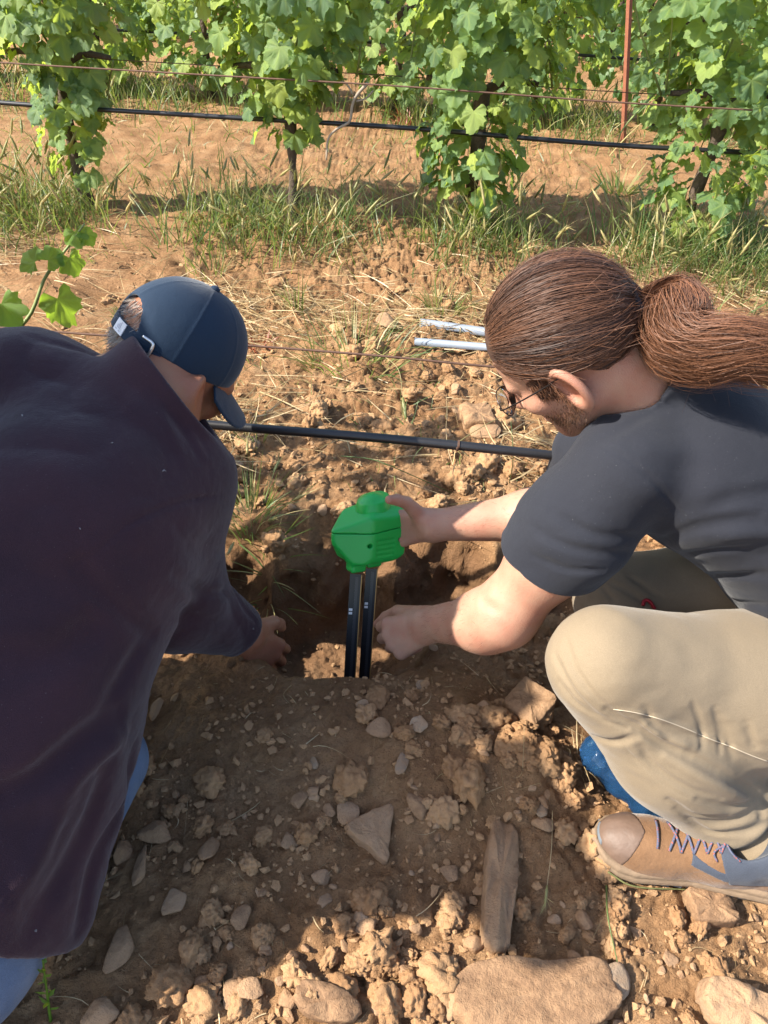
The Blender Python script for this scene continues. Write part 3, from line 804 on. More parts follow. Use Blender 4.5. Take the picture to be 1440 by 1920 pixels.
CRE_EL = hits(lambda P: s_chain(P, [SL, SL * .45 + EL * .55, EL, EL * .72 + WL * .28, WL], [0.060, 0.060, 0.053, 0.052, 0.033], 0.04), [(903, 1130), (925, 1142)])
v, f = polygonize(body_r, (-0.10, 0.74, -0.12), (0.70, 1.30, 0.96), 0.0033)
me = mesh_np('body', v, f, True, MAT['skin'])
red = np.exp(-(np.linalg.norm(v - hd(-0.079, -0.01, -0.02), axis=1) / 0.035) ** 2) * 0.9 + np.exp(-(np.linalg.norm(v - hd(-0.05, 0.06, -0.035), axis=1) / 0.03) ** 2) * 0.5
for pts, rs, k in handL + handR:
    if k != 'palm': red += 0.5 * np.exp(-(np.linalg.norm(v - pts[-1], axis=1) / 0.014) ** 2)
red += 0.55 * np.exp(-(np.linalg.norm(v - (EL + V3(-.01, -.03, -.03)), axis=1) / 0.04) ** 2)
attr(me, 'red', np.clip(red, 0, 1))
part('body', me, RM)
print('body', len(v), time.time() - T0)

# --- tee shirt
armd = nrm(EL - SL)
h0, h1 = J(972, 1040, 0.875), J(1168, 1098, 0.875)
hdir = nrm(h1 - h0); hn = nrm(armd - hdir * (armd @ hdir)); hc = (h0 + h1) / 2
SLE = SL + armd * 0.25
COLP = J(1172, 738, 0.985); _cd = nrm(J(1205, 703, 0.99) - J(1137, 772, 0.97)); COLN = nrm(hd(0, -0.035, -0.07) - C7); COLN = nrm(COLN - _cd * (COLN @ _cd))
def tee_base(P):
    t = s_ell(P, CHEST + V3(0.03, 0, 0.0), (0.16, 0.185, 0.125), np.stack([nrm((0.8, -.1, -0.5)), nrm((0.1, 1, 0.0)), nrm((0.5, 0, 0.8))], 1))
    t = smin(t, s_cone(P, CHEST + V3(0.02, 0, 0.01), BELLY, 0.128, 0.132, ((0.1, 1, 0), 1.15)), 0.05)
    t = smin(t, s_cone(P, BELLY, PELV + V3(-.03, 0.0, 0.03), 0.132, 0.158, ((0.1, 1, 0), 1.15)), 0.06)
    t = smin(t, s_cone(P, SL + V3(.02, .03, 0.0), C7 + V3(0.02, 0, -0.065), 0.068, 0.07), 0.05)
    t = smin(t, s_cone(P, SR + V3(.02, -.03, 0.0), C7 + V3(0.02, 0, -0.065), 0.066, 0.07), 0.05)
    t = smin(t, s_cone(P, C7 + V3(-0.02, -.0, -0.035), C7 + V3(0.06, -0.01, -0.05), 0.062, 0.07), 0.03)
    cn_ = nrm(hd(0, -0.035, -0.07) - C7)
    t = smin(t, smax(s_cone(P, C7 - cn_ * 0.03, C7 + cn_ * 0.10, 0.074, 0.070), s_plane(P, COLP, COLN), 0.004), 0.022)
    s = s_chain(P, [SL, SL + armd * 0.12, SLE], [0.076, 0.083, 0.086], 0.04)
    s = smax(s, s_plane(P, hc, hn), 0.006)
    s2d = nrm(ER - SR)
    s2 = smax(s_cone(P, SR, ER, 0.07, 0.07), s_plane(P, SR + s2d * 0.09, s2d), 0.006)
    d = smin(t, s2, 0.03)
    d = smin(d, s, 0.035)
    return d
TEE_C = []
def tee(P):
    d = tee_base(P)
    d = d + 0.0022 * vnoise(P * np.array((1, 1.6, 1.6), np.float32), 13, 3) + 0.0016 * (1 - 2 * np.abs(vnoise(P * np.array((0.8, 1.3, 1.6), np.float32), 17, 5)))
    for pts, r, a in TEE_C: d = crease(P, d, pts, max(r * 0.75, 0.0035), a * 1.25)
    # open sleeve and neck
    d = smax(d, -np.maximum(s_chain(P, [SL + armd * 0.1, SLE + armd * .06], [0.070, 0.079], 0.03), -s_plane(P, hc - hn * 0.028, hn)), 0.003)
    d = smax(d, -s_cone(P, hd(0, -0.035, -0.075), C7 + V3(-.012, 0, -0.012), 0.0645, 0.0655), 0.004)
    hm = s_plane(P, PELV + V3(-0.03, -0.0, 0.03), (0.75, 0.0, -0.66))
    return smax(d, hm, 0.006)
for px, r, a in [
    ([(1000, 1045), (1060, 1068), (1130, 1070)], 0.007, 0.006), ([(1010, 1000), (1080, 1030), (1160, 1040), (1220, 1030)], 0.009, 0.006),
    ([(1035, 960), (1110, 1000), (1200, 1010)], 0.010, 0.004), ([(1215, 1040), (1260, 1010), (1330, 985), (1420, 970)], 0.012, 0.008),
    ([(1230, 1060), (1300, 1040), (1400, 1030)], 0.010, 0.006), ([(1250, 1085), (1330, 1085), (1430, 1080)], 0.012, 0.008),
    ([(1290, 1110), (1360, 1130), (1440, 1140)], 0.010, 0.007), ([(1150, 770), (1180, 745), (1220, 725)], 0.008, 0.006),
    ([(1120, 830), (1170, 800), (1240, 760), (1300, 750)], 0.012, 0.004), ([(1310, 960), (1400, 930), (1500, 920)], 0.016, 0.006),
    
    ([(1330, 1010), (1420, 1000), (1520, 1000)], 0.014, -0.006), ([(1300, 1150), (1380, 1170), (1450, 1200)], 0.012, 0.006),
    ([(1100, 830), (1160, 850), (1220, 895), (1265, 950), (1300, 1005)], 0.0035, 0.0030)]:     # armhole seam
    p = hits(tee_base, px)
    if len(p) > 1: TEE_C.append((p, r, a))
v, f = polygonize(tee, (0.10, 0.66, 0.10), (1.0, 1.30, 0.84), 0.0040)
sh = part('t_shirt', mesh_np('t_shirt', v, f, True, MAT['tee']), RM)
ring = []
u1 = nrm(np.cross(hn, (0.2, 0.9, 0.1))); u2 = np.cross(hn, u1)
print('tee', len(v), time.time() - T0)

# --- trousers
def trou_base(P):
    d = s_chain(P, [KL + V3(.005, 0, .0), KL * .5 + HL * .5 + V3(0, 0, 0.012), HL], [0.080, 0.112, 0.130], 0.06)
    sh_ = s_chain(P, [KL + V3(0.0, 0.0, -0.012), KL * .55 + AL * .45 + V3(0.0, -0.004, -0.012), AL + V3(0.0, 0, -0.005)], [0.082, 0.088, 0.086], 0.05)
    d = smin(d, sh_, 0.018)
    e = s_chain(P, [KR, KR * .5 + HR_ * .5, HR_], [0.085, 0.10, 0.125], 0.05)
    e = smin(e, s_chain(P, [KR, AR], [0.08, 0.072], 0.04), 0.02)
    d = smin(d, e, 0.012)
    d = smin(d, s_ell(P, PELV + V3(0.02, 0.03, -0.03), (0.15, 0.18, 0.14)), 0.05)
    return d
TR_C = []
hemn = nrm(AL - KL * .6 - HL * .4 + V3(.06, 0, -.1))
def trou(P):
    d = trou_base(P)
    d = d + 0.0016 * vnoise(P, 16, 9) + 0.0008 * vnoise(P * np.array((1, 1, 2.2), np.float32), 34, 2)
    q = P @ np.asarray(nrm(AL - KL), np.float32)
    lo = sstep(0.60, 0.95, ((P - KL) @ nrm(AL - KL).astype(np.float32)) / np.linalg.norm(AL - KL))
    near = sstep(0.16, 0.09, np.linalg.norm(P - AL.astype(np.float32), axis=1))
    d = d - lo * near * 0.008 * np.sin(q * 135 + 1.5 * vnoise(P, 12, 4) + 9 * P[:, 1])
    for pts, r, a in TR_C: d = crease(P, d, pts, max(r * 0.72, 0.003), a * 1.5)
    cut = s_plane(P, AL + V3(0.0, -0.0, -0.072), (0.12, -0.06, -0.99))
    cut = np.where(P[:, 1] < 0.84, cut, s_plane(P, (0, 0, 0.035), (0, 0, -1)))
    return smax(d, cut, 0.006)
for px, r, a in [
    ([(1086, 1265), (1110, 1300), (1140, 1328)], 0.005, 0.006), ([(1050, 1280), (1080, 1320), (1130, 1352)], 0.007, 0.006),
    ([(1140, 1334), (1165, 1350), (1195, 1365)], 0.007, 0.014), ([(1140, 1355), (1175, 1368)], 0.005, 0.006),
    ([(1190, 1362), (1225, 1385), (1250, 1400), (1295, 1420)], 0.007, 0.014), ([(1215, 1360), (1250, 1385), (1300, 1400)], 0.010, -0.006),
    ([(1290, 1418), (1350, 1450), (1400, 1478), (1460, 1508)], 0.008, 0.018), ([(1100, 1380), (1150, 1392), (1190, 1380)], 0.009, 0.005),
    ([(1210, 1330), (1230, 1365), (1270, 1400)], 0.008, 0.004), ([(1350, 1345), (1365, 1390), (1375, 1420)], 0.008, 0.003),
    ([(1400, 1360), (1415, 1400)], 0.008, 0.003), ([(1300, 1540), (1360, 1545), (1420, 1520), (1440, 1500)], 0.010, 0.010),
    ([(1270, 1520), (1330, 1562), (1400, 1560), (1440, 1540)], 0.008, 0.008), ([(1400, 1480), (1425, 1500), (1430, 1530)], 0.008, 0.010),
    ([(1150, 1330), (1190, 1336), (1230, 1346), (1300, 1372), (1370, 1400), (1440, 1428)], 0.003, -0.0022),
    ([(1160, 1390), (1200, 1430), (1260, 1480), (1300, 1500)], 0.003, 0.0015),
    ([(1140, 1090), (1180, 1110), (1210, 1130)], 0.006, 0.005), ([(1180, 1080), (1240, 1120)], 0.006, 0.005), ([(1040, 1230), (1070, 1290), (1110, 1335), (1140, 1350)], 0.006, 0.006), ([(1060, 1200), (1075, 1250), (1100, 1290)], 0.007, 0.004), ([(1200, 1400), (1230, 1440), (1290, 1480), (1350, 1500)], 0.008, 0.006), ([(1250, 1420), (1320, 1460), (1400, 1500)], 0.010, -0.006), ([(1310, 1500), (1370, 1515), (1430, 1500)], 0.007, 0.010), ([(1255, 1500), (1300, 1530), (1360, 1535)], 0.007, 0.008), ([(1340, 1330), (1350, 1370), (1352, 1410)], 0.006, 0.004), ([(1300, 1320), (1315, 1360), (1318, 1400)], 0.006, 0.004), ([(1130, 1100), (1150, 1125)], 0.006, 0.004)]:
    p = hits(trou_base, px)
    if len(p) > 1: TR_C.append((p, r, a))
v, f = polygonize(trou, (0.14, 0.50, 0.0), (1.02, 1.18, 0.56), 0.0034)
trm = part('trousers', mesh_np('trousers', v, f, True, MAT['chino']), RM)
sp = hits(trou, [(1150, 1330), (1190, 1336), (1230, 1346), (1265, 1358), (1300, 1372), (1335, 1387), (1370, 1400), (1405, 1415), (1440, 1428)])
tv, tf = tube(smooth_path(sp, 60), 0.0008, 5); st = link('seam', mesh_np('seam', tv, tf, True, MAT['seam']), trm)
rc = hits(trou, [(1204, 1136), (1206, 1128), (1211, 1126), (1217, 1129), (1222, 1136), (1226, 1142)])
tv, tf = tube(smooth_path(rc + V3(0, -.003, .004), 30), 0.0032, 7); link('cord', mesh_np('cord', tv, tf, True, MAT['red_cord']), trm)
print('trousers', len(v), time.time() - T0)
# --- hair
HE_C, HE_R = np.array((0, -0.010, 0.028)), np.array((0.0825, 0.1065, 0.0960))
tie_w = J(1184, 574, 0.985)
tie_l = (HRm.T @ (tie_w - HC)) / HS
tdir = nrm((tie_l - HE_C) / HE_R)
def hairline(y):
    return np.interp(y, [-0.12, -0.09, -0.055, -0.035, -0.015, 0.012, 0.024, 0.036, 0.055, 0.075, 0.10], [-0.050, -0.052, -0.045, 0.002, 0.012, 0.006, 0.006, 0.018, 0.034, 0.050, 0.056])
def scalp(P):
    q = ((P - HC.astype(np.float32)) @ HRm.astype(np.float32)) / HS
    d = s_ell(q, HE_C, HE_R - 0.0022)
    # gather towards the tie
    d = smin(d, s_cone(q, HE_C + tdir * HE_R * 0.80, tie_l, 0.035, 0.010), 0.035)
    d = smax(d, (hairline(q[:, 1]) - q[:, 2]) * 0.8, 0.004)
    return d * HS
v, f = polygonize(scalp, HC - 0.17, HC + 0.19, 0.003)
hair = part('hair', mesh_np('hair', v, f, True, MAT['hair_base']), RM)
def slerp(a, b, t):
    om = np.arccos(np.clip((a * b).sum(-1), -0.999, 0.9999))[..., None]
    return (np.sin((1 - t) * om) * a[:, None, :] + np.sin(t * om) * b[None, None, :]) / np.sin(om) if a.ndim == 2 else None
S = 30000
dv = rng.normal(size=(S, 3)); dv /= np.linalg.norm(dv, axis=1, keepdims=True)
pl = HE_C + dv * HE_R
keep = (pl[:, 2] > hairline(pl[:, 1]) + 0.001 * rng.normal(size=S)) & ((dv @ tdir) < 0.965)
facing = ((CAM - HC) @ HRm); vis = (dv / HE_R) @ facing
keep &= (vis > -250) | (rng.random(S) < 0.25)
# extra roots along the hairline
S2 = 5200
y2 = rng.uniform(-0.095, 0.085, S2); z2 = hairline(y2) + np.abs(rng.normal(0, 0.004, S2))
xx = 1 - ((y2 - HE_C[1]) / HE_R[1]) ** 2 - ((z2 - HE_C[2]) / HE_R[2]) ** 2
ok = xx > 0.0; x2 = -np.sqrt(np.maximum(xx, 0)) * np.where(rng.random(S2) < 0.8, 1, -1)
d2 = np.stack([x2, (y2 - HE_C[1]) / HE_R[1], (z2 - HE_C[2]) / HE_R[2]], 1)[ok]
dv = np.concatenate([dv[keep], d2]); S = len(dv)
K = 11; t = np.linspace(0, 1, K)
om = np.arccos(np.clip(dv @ tdir, -0.995, 0.999))[:, None]
td = np.broadcast_to(tdir, dv.shape) + 0.06 * rng.normal(size=dv.shape); td /= np.linalg.norm(td, axis=1, keepdims=True)
pa = (np.sin((1 - t)[None] * om)[..., None] * dv[:, None, :] + np.sin(t[None] * om)[..., None] * td[:, None, :]) / np.sin(om)[..., None]
pa /= np.linalg.norm(pa, axis=2, keepdims=True)
lay = rng.random(S) ** 1.5 * 0.0042
lift = lay[:, None] * np.sin(np.pi * np.clip(t * 0.9 + 0.08, 0, 1))[None] + 0.0004
clump = 0.0016 * vnoise(np.repeat(dv, 1, 0) * 1.0, 16, 77)
pl = HE_C + pa * HE_R[None, None] * (1 + (lift + clump[:, None] * np.sin(np.pi * t)[None])[..., None] / 0.09)
wv = 0.0016 * np.sin(np.pi * t)[None, :, None] * np.stack([vnoise(np.concatenate([dv * 3, ], 1) + 5 * k, 9, 60 + k) for k in range(3)], 1)[:, None, :]
pl = pl + wv + 0.0009 * np.sin(np.pi * t)[None, :, None] * rng.normal(size=(S, 1, 3))
bl = sstep(0.72, 1.0, t)[None, :, None]
tl = tie_l + 0.0050 * rng.normal(size=(S, 3)) * np.array((1, 1, 1))
pl = pl * (1 - bl) + tl[:, None, :] * bl + (tdir * 0.010)[None, None] * (bl * (1 - bl) * 4) * 0.3
fly = rng.random(S) < 0.035
pl[fly] += (pa[fly] * (0.009 * rng.random((fly.sum(), 1, 1)) * np.sin(np.pi * t)[None, :, None]))
low = (hairline(pl[:, :, 1]) - pl[:, :, 2] > 0.006) & (t[None] > 0.08) & (t[None] < 0.75) & (np.abs(pl[:, :, 0]) > 0.02)
good = ~low.any(1) & (om[:, 0] < 2.75)
pl, dv = pl[good], dv[good]; S = len(dv)
W = HC + (pl * HS) @ HRm.T
var = np.clip(0.24 + 0.22 * vnoise(dv, 5, 12) + 0.12 * rng.normal(size=S), 0, 1)
link('strands', strands(W, np.linspace(0.00031, 0.00027, K)[None, :], var, 'strands', MAT['hair'], HC), hair).location = -hair.matrix_basis.translation if False else (0, 0, 0)
# baby hairs along the hairline and short frizz over the crown
nb_ = 1800; pk = rng.integers(0, S, nb_); kk_ = rng.integers(0, 7, nb_); p0 = W[pk, kk_]; tg = W[pk, kk_ + 3] - W[pk, kk_]; tg /= np.linalg.norm(tg, axis=1, keepdims=True) + 1e-9
ou = p0 - HC; ou /= np.linalg.norm(ou, axis=1, keepdims=True); t6 = np.linspace(0, 1, 7)[None, :, None]; Lb = rng.uniform(0.012, 0.04, (nb_, 1, 1))
Pb = p0[:, None] + (tg + 0.22 * ou + 0.30 * rng.normal(size=(nb_, 3)))[:, None] * t6 * Lb + (ou[:, None] * rng.uniform(-0.2, 0.25, (nb_, 1, 1)) + 0.2 * rng.normal(size=(nb_, 1, 3))) * t6 ** 2 * Lb
link('frizz', strands(Pb, np.linspace(0.00028, 0.00012, 7)[None, :], np.clip(rng.normal(0.45, 0.25, nb_), 0, 1), 'frizz', MAT['hair']), hair)
print('hair', S, time.time() - T0)
# ponytail
pc = np.array([J(1184, 574, 0.985), J(1200, 565, 0.985), J(1232, 545, 0.998), J(1262, 556, 0.99), J(1268, 598, 0.96), J(1272, 640, 0.93), J(1315, 660, 0.905), J(1380, 655, 0.89), J(1450, 664, 0.885), J(1530, 676, 0.89), J(1600, 690, 0.90)])
pr = np.array([0.012, 0.0125, 0.017, 0.042, 0.060, 0.060, 0.050, 0.044, 0.042, 0.036, 0.024])
K = 24; ps = smooth_path(pc, K); rs = np.interp(np.linspace(0, 1, K), np.linspace(0, 1, len(pr)), pr)
tt, NN, BB = frames(ps)
S = 8000
a = rng.uniform(0, 2 * np.pi, S); r = np.sqrt(rng.random(S)); kk = np.linspace(0, 1, K)
nclump = 90; ca = rng.uniform(0, 2 * np.pi, nclump); cr = np.sqrt(rng.random(nclump)); ci = rng.integers(0, nclump, S)
ox = r * np.cos(a); oy = r * np.sin(a)
cx, cy = cr[ci] * np.cos(ca[ci]), cr[ci] * np.sin(ca[ci])
att = (0.10 + 0.42 * kk)[None]
X = (ox[:, None] * (1 - att) + cx[:, None] * att); Y = (oy[:, None] * (1 - att) + cy[:, None] * att)
cph = rng.uniform(0, 6.28, (nclump, 2)); cfr = rng.uniform(1.2, 2.8, nclump)
X = X + 0.42 * np.sin(2 * np.pi * cfr[ci][:, None] * kk[None] + cph[ci, 0][:, None]) * kk[None]
Y = Y + 0.42 * np.sin(2 * np.pi * cfr[ci][:, None] * kk[None] + cph[ci, 1][:, None]) * kk[None]
X = X + 0.17 * rng.normal(size=(S, 1)) * kk[None] ** 1.2; Y = Y + 0.17 * rng.normal(size=(S, 1)) * kk[None] ** 1.5
Wp = ps[None] + rs[None, :, None] * (X[..., None] * NN[None] + Y[..., None] * 0.8 * BB[None])
Wp = Wp + 0.0045 * (kk[None, :, None]) * np.stack([vnoise(Wp.reshape(-1, 3) + 3 * k, 45, 80 + k).reshape(S, K) for k in range(3)], -1)
# some locks end early: shorten
ln = np.clip(0.55 + 0.45 * rng.random(S) ** 0.6, 0, 1); idx = ln[:, None] * np.arange(K)[None] 
i0 = np.clip(np.floor(idx).astype(int), 0, K - 2); fr = (idx - i0)[..., None]
Wp = np.take_along_axis(Wp, i0[..., None], 1) * (1 - fr) + np.take_along_axis(Wp, i0[..., None] + 1, 1) * fr
flyn = 900
fw = ps[2:20][rng.integers(0, 18, flyn)]
fd = rng.normal(size=(flyn, 3)) * (0.6, 0.5, 0.5) + (0.9, 0, 0.05); fd /= np.linalg.norm(fd, axis=1, keepdims=True)
f2 = rng.normal(size=(flyn, 3)); L_ = rng.uniform(0.015, 0.05, flyn)
Fp = fw[:, None] + fd[:, None] * (kk[None, :, None] * L_[:, None, None]) + f2[:, None] * (0.02 * kk ** 2)[None, :, None]
var = np.clip(0.48 + 0.30 * vnoise(np.stack([cx, cy, ci * 1.7], 1), 3, 5) + 0.18 * rng.normal(size=S), 0, 1)
allp = np.concatenate([Wp, Fp]); 
link('ponytail', strands(allp, np.linspace(0.00036, 0.00020, K)[None, :], np.concatenate([var, rng.random(flyn)]), 'ponytail', MAT['hair'], ps.mean(0)), hair)
link('hair_core', mesh_np('hair_core', *tube(ps[1:20], rs[1:20] * 0.62, 12), True, MAT['hair_base']), hair)
an = np.linspace(0, 2 * np.pi, 25); tdw = nrm(ps[1] - ps[0]); e1 = nrm(np.cross(tdw, (0, 0, 1))); e2 = np.cross(tdw, e1)
mb = MB()
for o_, rr in ((-0.006, 0.0255), (0.001, 0.0245), (0.008, 0.0245)):
    mb.add(*tube(pc[0] * 0.6 + pc[1] * 0.4 + tdw * o_ + rr * (np.cos(an)[:, None] * e1 + np.sin(an)[:, None] * e2), 0.0046, 7, False))
part('hair_tie', mb.mesh('hair_tie', MAT['black_rubber']), RM)
# beard and brows, rooted on the skin
S = 1700
yy = rng.uniform(-0.004, 0.085, S); zz = np.interp(yy, [-0.004, 0.03, 0.085], [-0.045, -0.075, -0.09]) + rng.normal(0, 0.014, S)
side = np.where(rng.random(S) < 0.75, -1.0, 1.0)
q0 = np.stack([side * 0.085, yy, zz], 1)
def snap(q, it=24):
    p = HC + (q * HS) @ HRm.T; ctr = HC + (np.stack([0 * q[:, 0], q[:, 1] * 0.6, q[:, 2] * 0.8], 1) * HS) @ HRm.T
    lo_, hi_ = np.zeros(len(p)), np.ones(len(p))
    for _ in range(it):
        m = (lo_ + hi_) / 2; s = body_r((p * (1 - m[:, None]) + ctr * m[:, None]).astype(np.float32)) > 0
        lo_ = np.where(s, m, lo_); hi_ = np.where(s, hi_, m)
    return p * (1 - hi_[:, None]) + ctr * hi_[:, None], nrm_rows(p - ctr)
def nrm_rows(a): return a / (np.linalg.norm(a, axis=1, keepdims=True) + 1e-9)
rt, no = snap(q0, 14)
gd = nrm_rows(0.55 * no + ((np.stack([0 * yy, 0.35 + 0 * yy, -0.8 + 0 * yy], 1) + rng.normal(0, .35, (S, 3))) @ HRm.T))
k5 = np.linspace(0, 1, 4)[None, :, None]; ln = rng.uniform(0.003, 0.007, (S, 1, 1))
mb_ = strands(rt[:, None] + gd[:, None] * k5 * ln, np.linspace(0.00026, 0.0001, 4)[None, :], rng.random(S), 'beard', MAT['beard'])
part('beard', mb_, RM)
S = 500; xs = rng.uniform(0.012, 0.052, S) * np.where(rng.random(S) < .5, 1, -1); q0 = np.stack([xs, np.full(S, 0.13), 0.006 - 0.0045 * ((np.abs(xs) - .03) / .02) ** 2 + rng.normal(0, .002, S)], 1)
rt, no = snap(q0, 14); gd = nrm_rows(no * .4 + (np.stack([np.sign(xs), 0 * xs - .2, 0.2 + 0 * xs], 1) @ HRm.T))
part('eyebrows', strands(rt[:, None] + gd[:, None] * k5 * 0.008, np.linspace(0.0004, 0.00015, 4)[None, :], rng.random(S), 'eyebrows', MAT['beard']), RM)
# sideburn and arm hair
S = 2200; yy = rng.uniform(0.006, 0.052, S); zz = rng.uniform(-0.040, 0.030, S) * np.interp(yy, [0.006, 0.05], [1.0, 0.5]); q0 = np.stack([np.where(rng.random(S) < .8, -1, 1) * 0.10, yy, zz], 1)
rt, no = snap(q0, 14); gd = nrm_rows(0.2 * no + ((np.stack([0 * yy, -0.25 + 0 * yy, -0.9 + 0 * yy], 1) + rng.normal(0, .25, (S, 3))) @ HRm.T))
part('sideburn', strands(rt[:, None] + gd[:, None] * k5 * rng.uniform(0.008, 0.018, (S, 1, 1)), np.linspace(0.0004, 0.00015, 4)[None, :], rng.random(S), 'sideburn', MAT['hair']), RM)
S = 1300; tq = rng.uniform(0.05, 0.95, S)[:, None]; wh = rng.random(S) < 0.55
axp = np.where(wh[:, None], EL * (1 - tq) + WL * tq, ER * (1 - tq) + WR * tq); rd_ = nrm_rows(rng.normal(size=(S, 3))); lo_ = np.zeros(S); hi_ = np.full(S, 0.09)
for _ in range(12):
    m_ = (lo_ + hi_) / 2; s_in = body_r((axp + rd_ * m_[:, None]).astype(np.float32)) < 0; lo_ = np.where(s_in, m_, lo_); hi_ = np.where(s_in, hi_, m_)
rt = axp + rd_ * lo_[:, None]; fw_ = np.where(wh[:, None], nrm(WL - EL), nrm(WR - ER)); gd = nrm_rows(fw_ + 0.35 * rd_ + 0.4 * rng.normal(size=(S, 3)))
part('arm_hair', strands(rt[:, None] + gd[:, None] * k5 * rng.uniform(0.006, 0.012, (S, 1, 1)), np.linspace(0.00016, 0.00008, 4)[None, :], rng.random(S), 'arm_hair', MAT['beard']), RM)
# eyes
for sx in (-1, 1):
    c = hd(sx * 0.032, 0.0785, -0.013)
    a = np.linspace(0, np.pi, 9); vv, ff = tube([c + hf * (-0.0115 * HS * math.cos(x)) for x in a], [max(0.0004, 0.0115 * HS * math.sin(x)) for x in a], 14)
    part('eye', mesh_np('eye', vv, ff, True, MAT['eye_white']), RM)
# glasses
gl = MB()
def rimp(sx, n=33): 
    an = np.linspace(0, 2 * np.pi, n); return np.array([hd(sx * (0.036 + 0.026 * math.cos(a)), 0.112 - 0.004 * abs(math.cos(a)) , -0.016 + 0.0215 * math.sin(a)) for a in an])
for sx in (-1, 1):
    gl.add(*tube(rimp(sx), 0.0009, 6, False))
    gl.add(*tube(smooth_path([hd(sx * 0.062, 0.109, -0.006), hd(sx * 0.075, 0.095, -0.004), hd(sx * 0.083, 0.03, 0.001), hd(sx * 0.083, -0.008, 0.004)], 20), 0.0012, 6))
gl.add(*tube(smooth_path([hd(-0.011, 0.110, -0.008), hd(0, 0.116, -0.005), hd(0.011, 0.110, -0.008)], 9), 0.0011, 6))
glo = part('glasses', gl.mesh('glasses', MAT['metal_frame']), RM)
_g = NT('lens_glass'); _g.col((1, 1, 1)); _g.set(Roughness=0.02, Transmission_Weight=1.0, IOR=1.12); MAT['lens'] = _g.m
for sx in (-1, 1):
    rp = rimp(sx)[:-1]; c = rp.mean(0); n_ = len(rp); off = hf * 0.0007
    vv = np.concatenate([rp + off, rp - off, [c + off * 2.5, c + off * 0.5]]); i = np.arange(n_); j = (i + 1) % n_
    ff = [np.stack([i, j, j + n_, i + n_], 1), np.concatenate([np.stack([np.full(n_, 2 * n_), j, i], 1), np.stack([np.full(n_, 2 * n_ + 1), i + n_, j + n_], 1)])]
    part('lens', mesh_np('lens', vv, ff, True, MAT['lens']), glo)
print('face', time.time() - T0)

# --- shoe
SF = nrm((-0.985, 0.165, 0.0)); SU = V3(0, 0, 1); SLt = np.cross(SU, SF)      # forward, up, left (towards the camera)
S0 = V3(0.372, 0.628, 0.0) - SF * 0.158 + V3(0, 0, 0.004)
SRm = np.stack([SF, SLt, SU], 1)
def sp_(x, y, z): return S0 + SRm @ np.array((x, y, z))
def outl(x):   # half widths of the sole, left (+y is the inner, camera side) and right
    return np.interp(x, [-.16, -.15, -.12, -.06, 0.0, .05, .09, .12, .14, .152, .16], [0.004, .020, .035, .036, .036, .043, .047, .043, .034, .020, .004])
def sole2d(q): 
    c = 0.006 * np.sin(np.clip((q[:, 0] + 0.16) / 0.32, 0, 1) * np.pi)
    return np.maximum((np.abs(q[:, 1] + c) - outl(q[:, 0])) * 0.8, np.abs(q[:, 0]) - 0.158)
def shq(P): return (P - S0.astype(np.float32)) @ SRm.astype(np.float32)
def toe_up(q): return 0.016 * np.clip((q[:, 0] - 0.08) / 0.08, 0, 1) ** 2
def midsole(P):
    q = shq(P); z = q[:, 2] - toe_up(q); w = 0.004 * np.clip(1 - (z - 0.010) / 0.025, -1, 1)
    d = smax(sole2d(q) - 0.004 - w, np.abs(z - 0.023) - 0.013, 0.006)
    d = d + 0.0012 * np.exp(-((z - 0.024) / 0.002) ** 2)
    return d
def upper(P):
    q = shq(P); z = q[:, 2] - toe_up(q); Q = np.stack([q[:, 0], q[:, 1] + 0.004, z], 1)
    d = s_ell(Q, (0.090, 0, 0.030), (0.064, 0.045, 0.047))
    d = smin(d, s_cone(Q, (0.075, 0, 0.038), (-0.03, 0, 0.068), 0.038, 0.036), 0.03)
    d = smin(d, s_cone(Q, (0.05, 0, 0.026), (-0.115, 0, 0.036), 0.042, 0.036), 0.02)
    d = smin(d, s_cone(Q, (-0.04, 0, 0.06), (-0.105, 0, 0.10), 0.042, 0.042), 0.03)
    d = smax(d, 0.024 - z, 0.004)
    d = smax(d, -s_cone(Q, (-0.058, 0, 0.10), (-0.075, 0, 0.16), 0.030, 0.036), 0.006)
    return d + 0.0011 * vnoise(Q, 55, 3)
def tongue_z(x): return None
v, f = polygonize(lambda P: upper(P), S0 - V3(.24, .12, 0.02), S0 + V3(.24, .12, .18), 0.0026)
shoe = part('shoe', mesh_np('shoe', v, f, True, MAT['leather']), RM, 'tan nubuck hiking shoe with slate panels and red flecked laces')
v, f = polygonize(midsole, S0 - V3(.24, .12, 0.02), S0 + V3(.24, .12, .08), 0.0026)
part('midsole', mesh_np('midsole', v, f, True, MAT['midsole']), shoe)
def panel(P, reg, th):
    return smax(smax(upper(P) - th, -(upper(P) + 0.003), 0.001), reg(shq(P)), 0.0015)
def r_toe(q): return 0.098 + 0.30 * np.abs(q[:, 1]) ** 1.0 - 0.35 * (q[:, 2] - 0.05) - q[:, 0]
def r_rand(q): return np.maximum(0.146 - q[:, 0] + 0.15 * np.abs(q[:, 1]), q[:, 2] - 0.055)
def r_side(q): return np.maximum(np.maximum(np.abs(q[:, 0] + 0.015 - 0.0 * q[:, 2]) - 0.030, np.abs(q[:, 2] - 0.072 - 0.15 * (q[:, 0] + .015)) - 0.008), 0.018 - q[:, 1])
def r_coll(q): return np.maximum(q[:, 0] + 0.030 + 0.9 * (0.085 - q[:, 2]) * 0.55, 0.052 - q[:, 2])
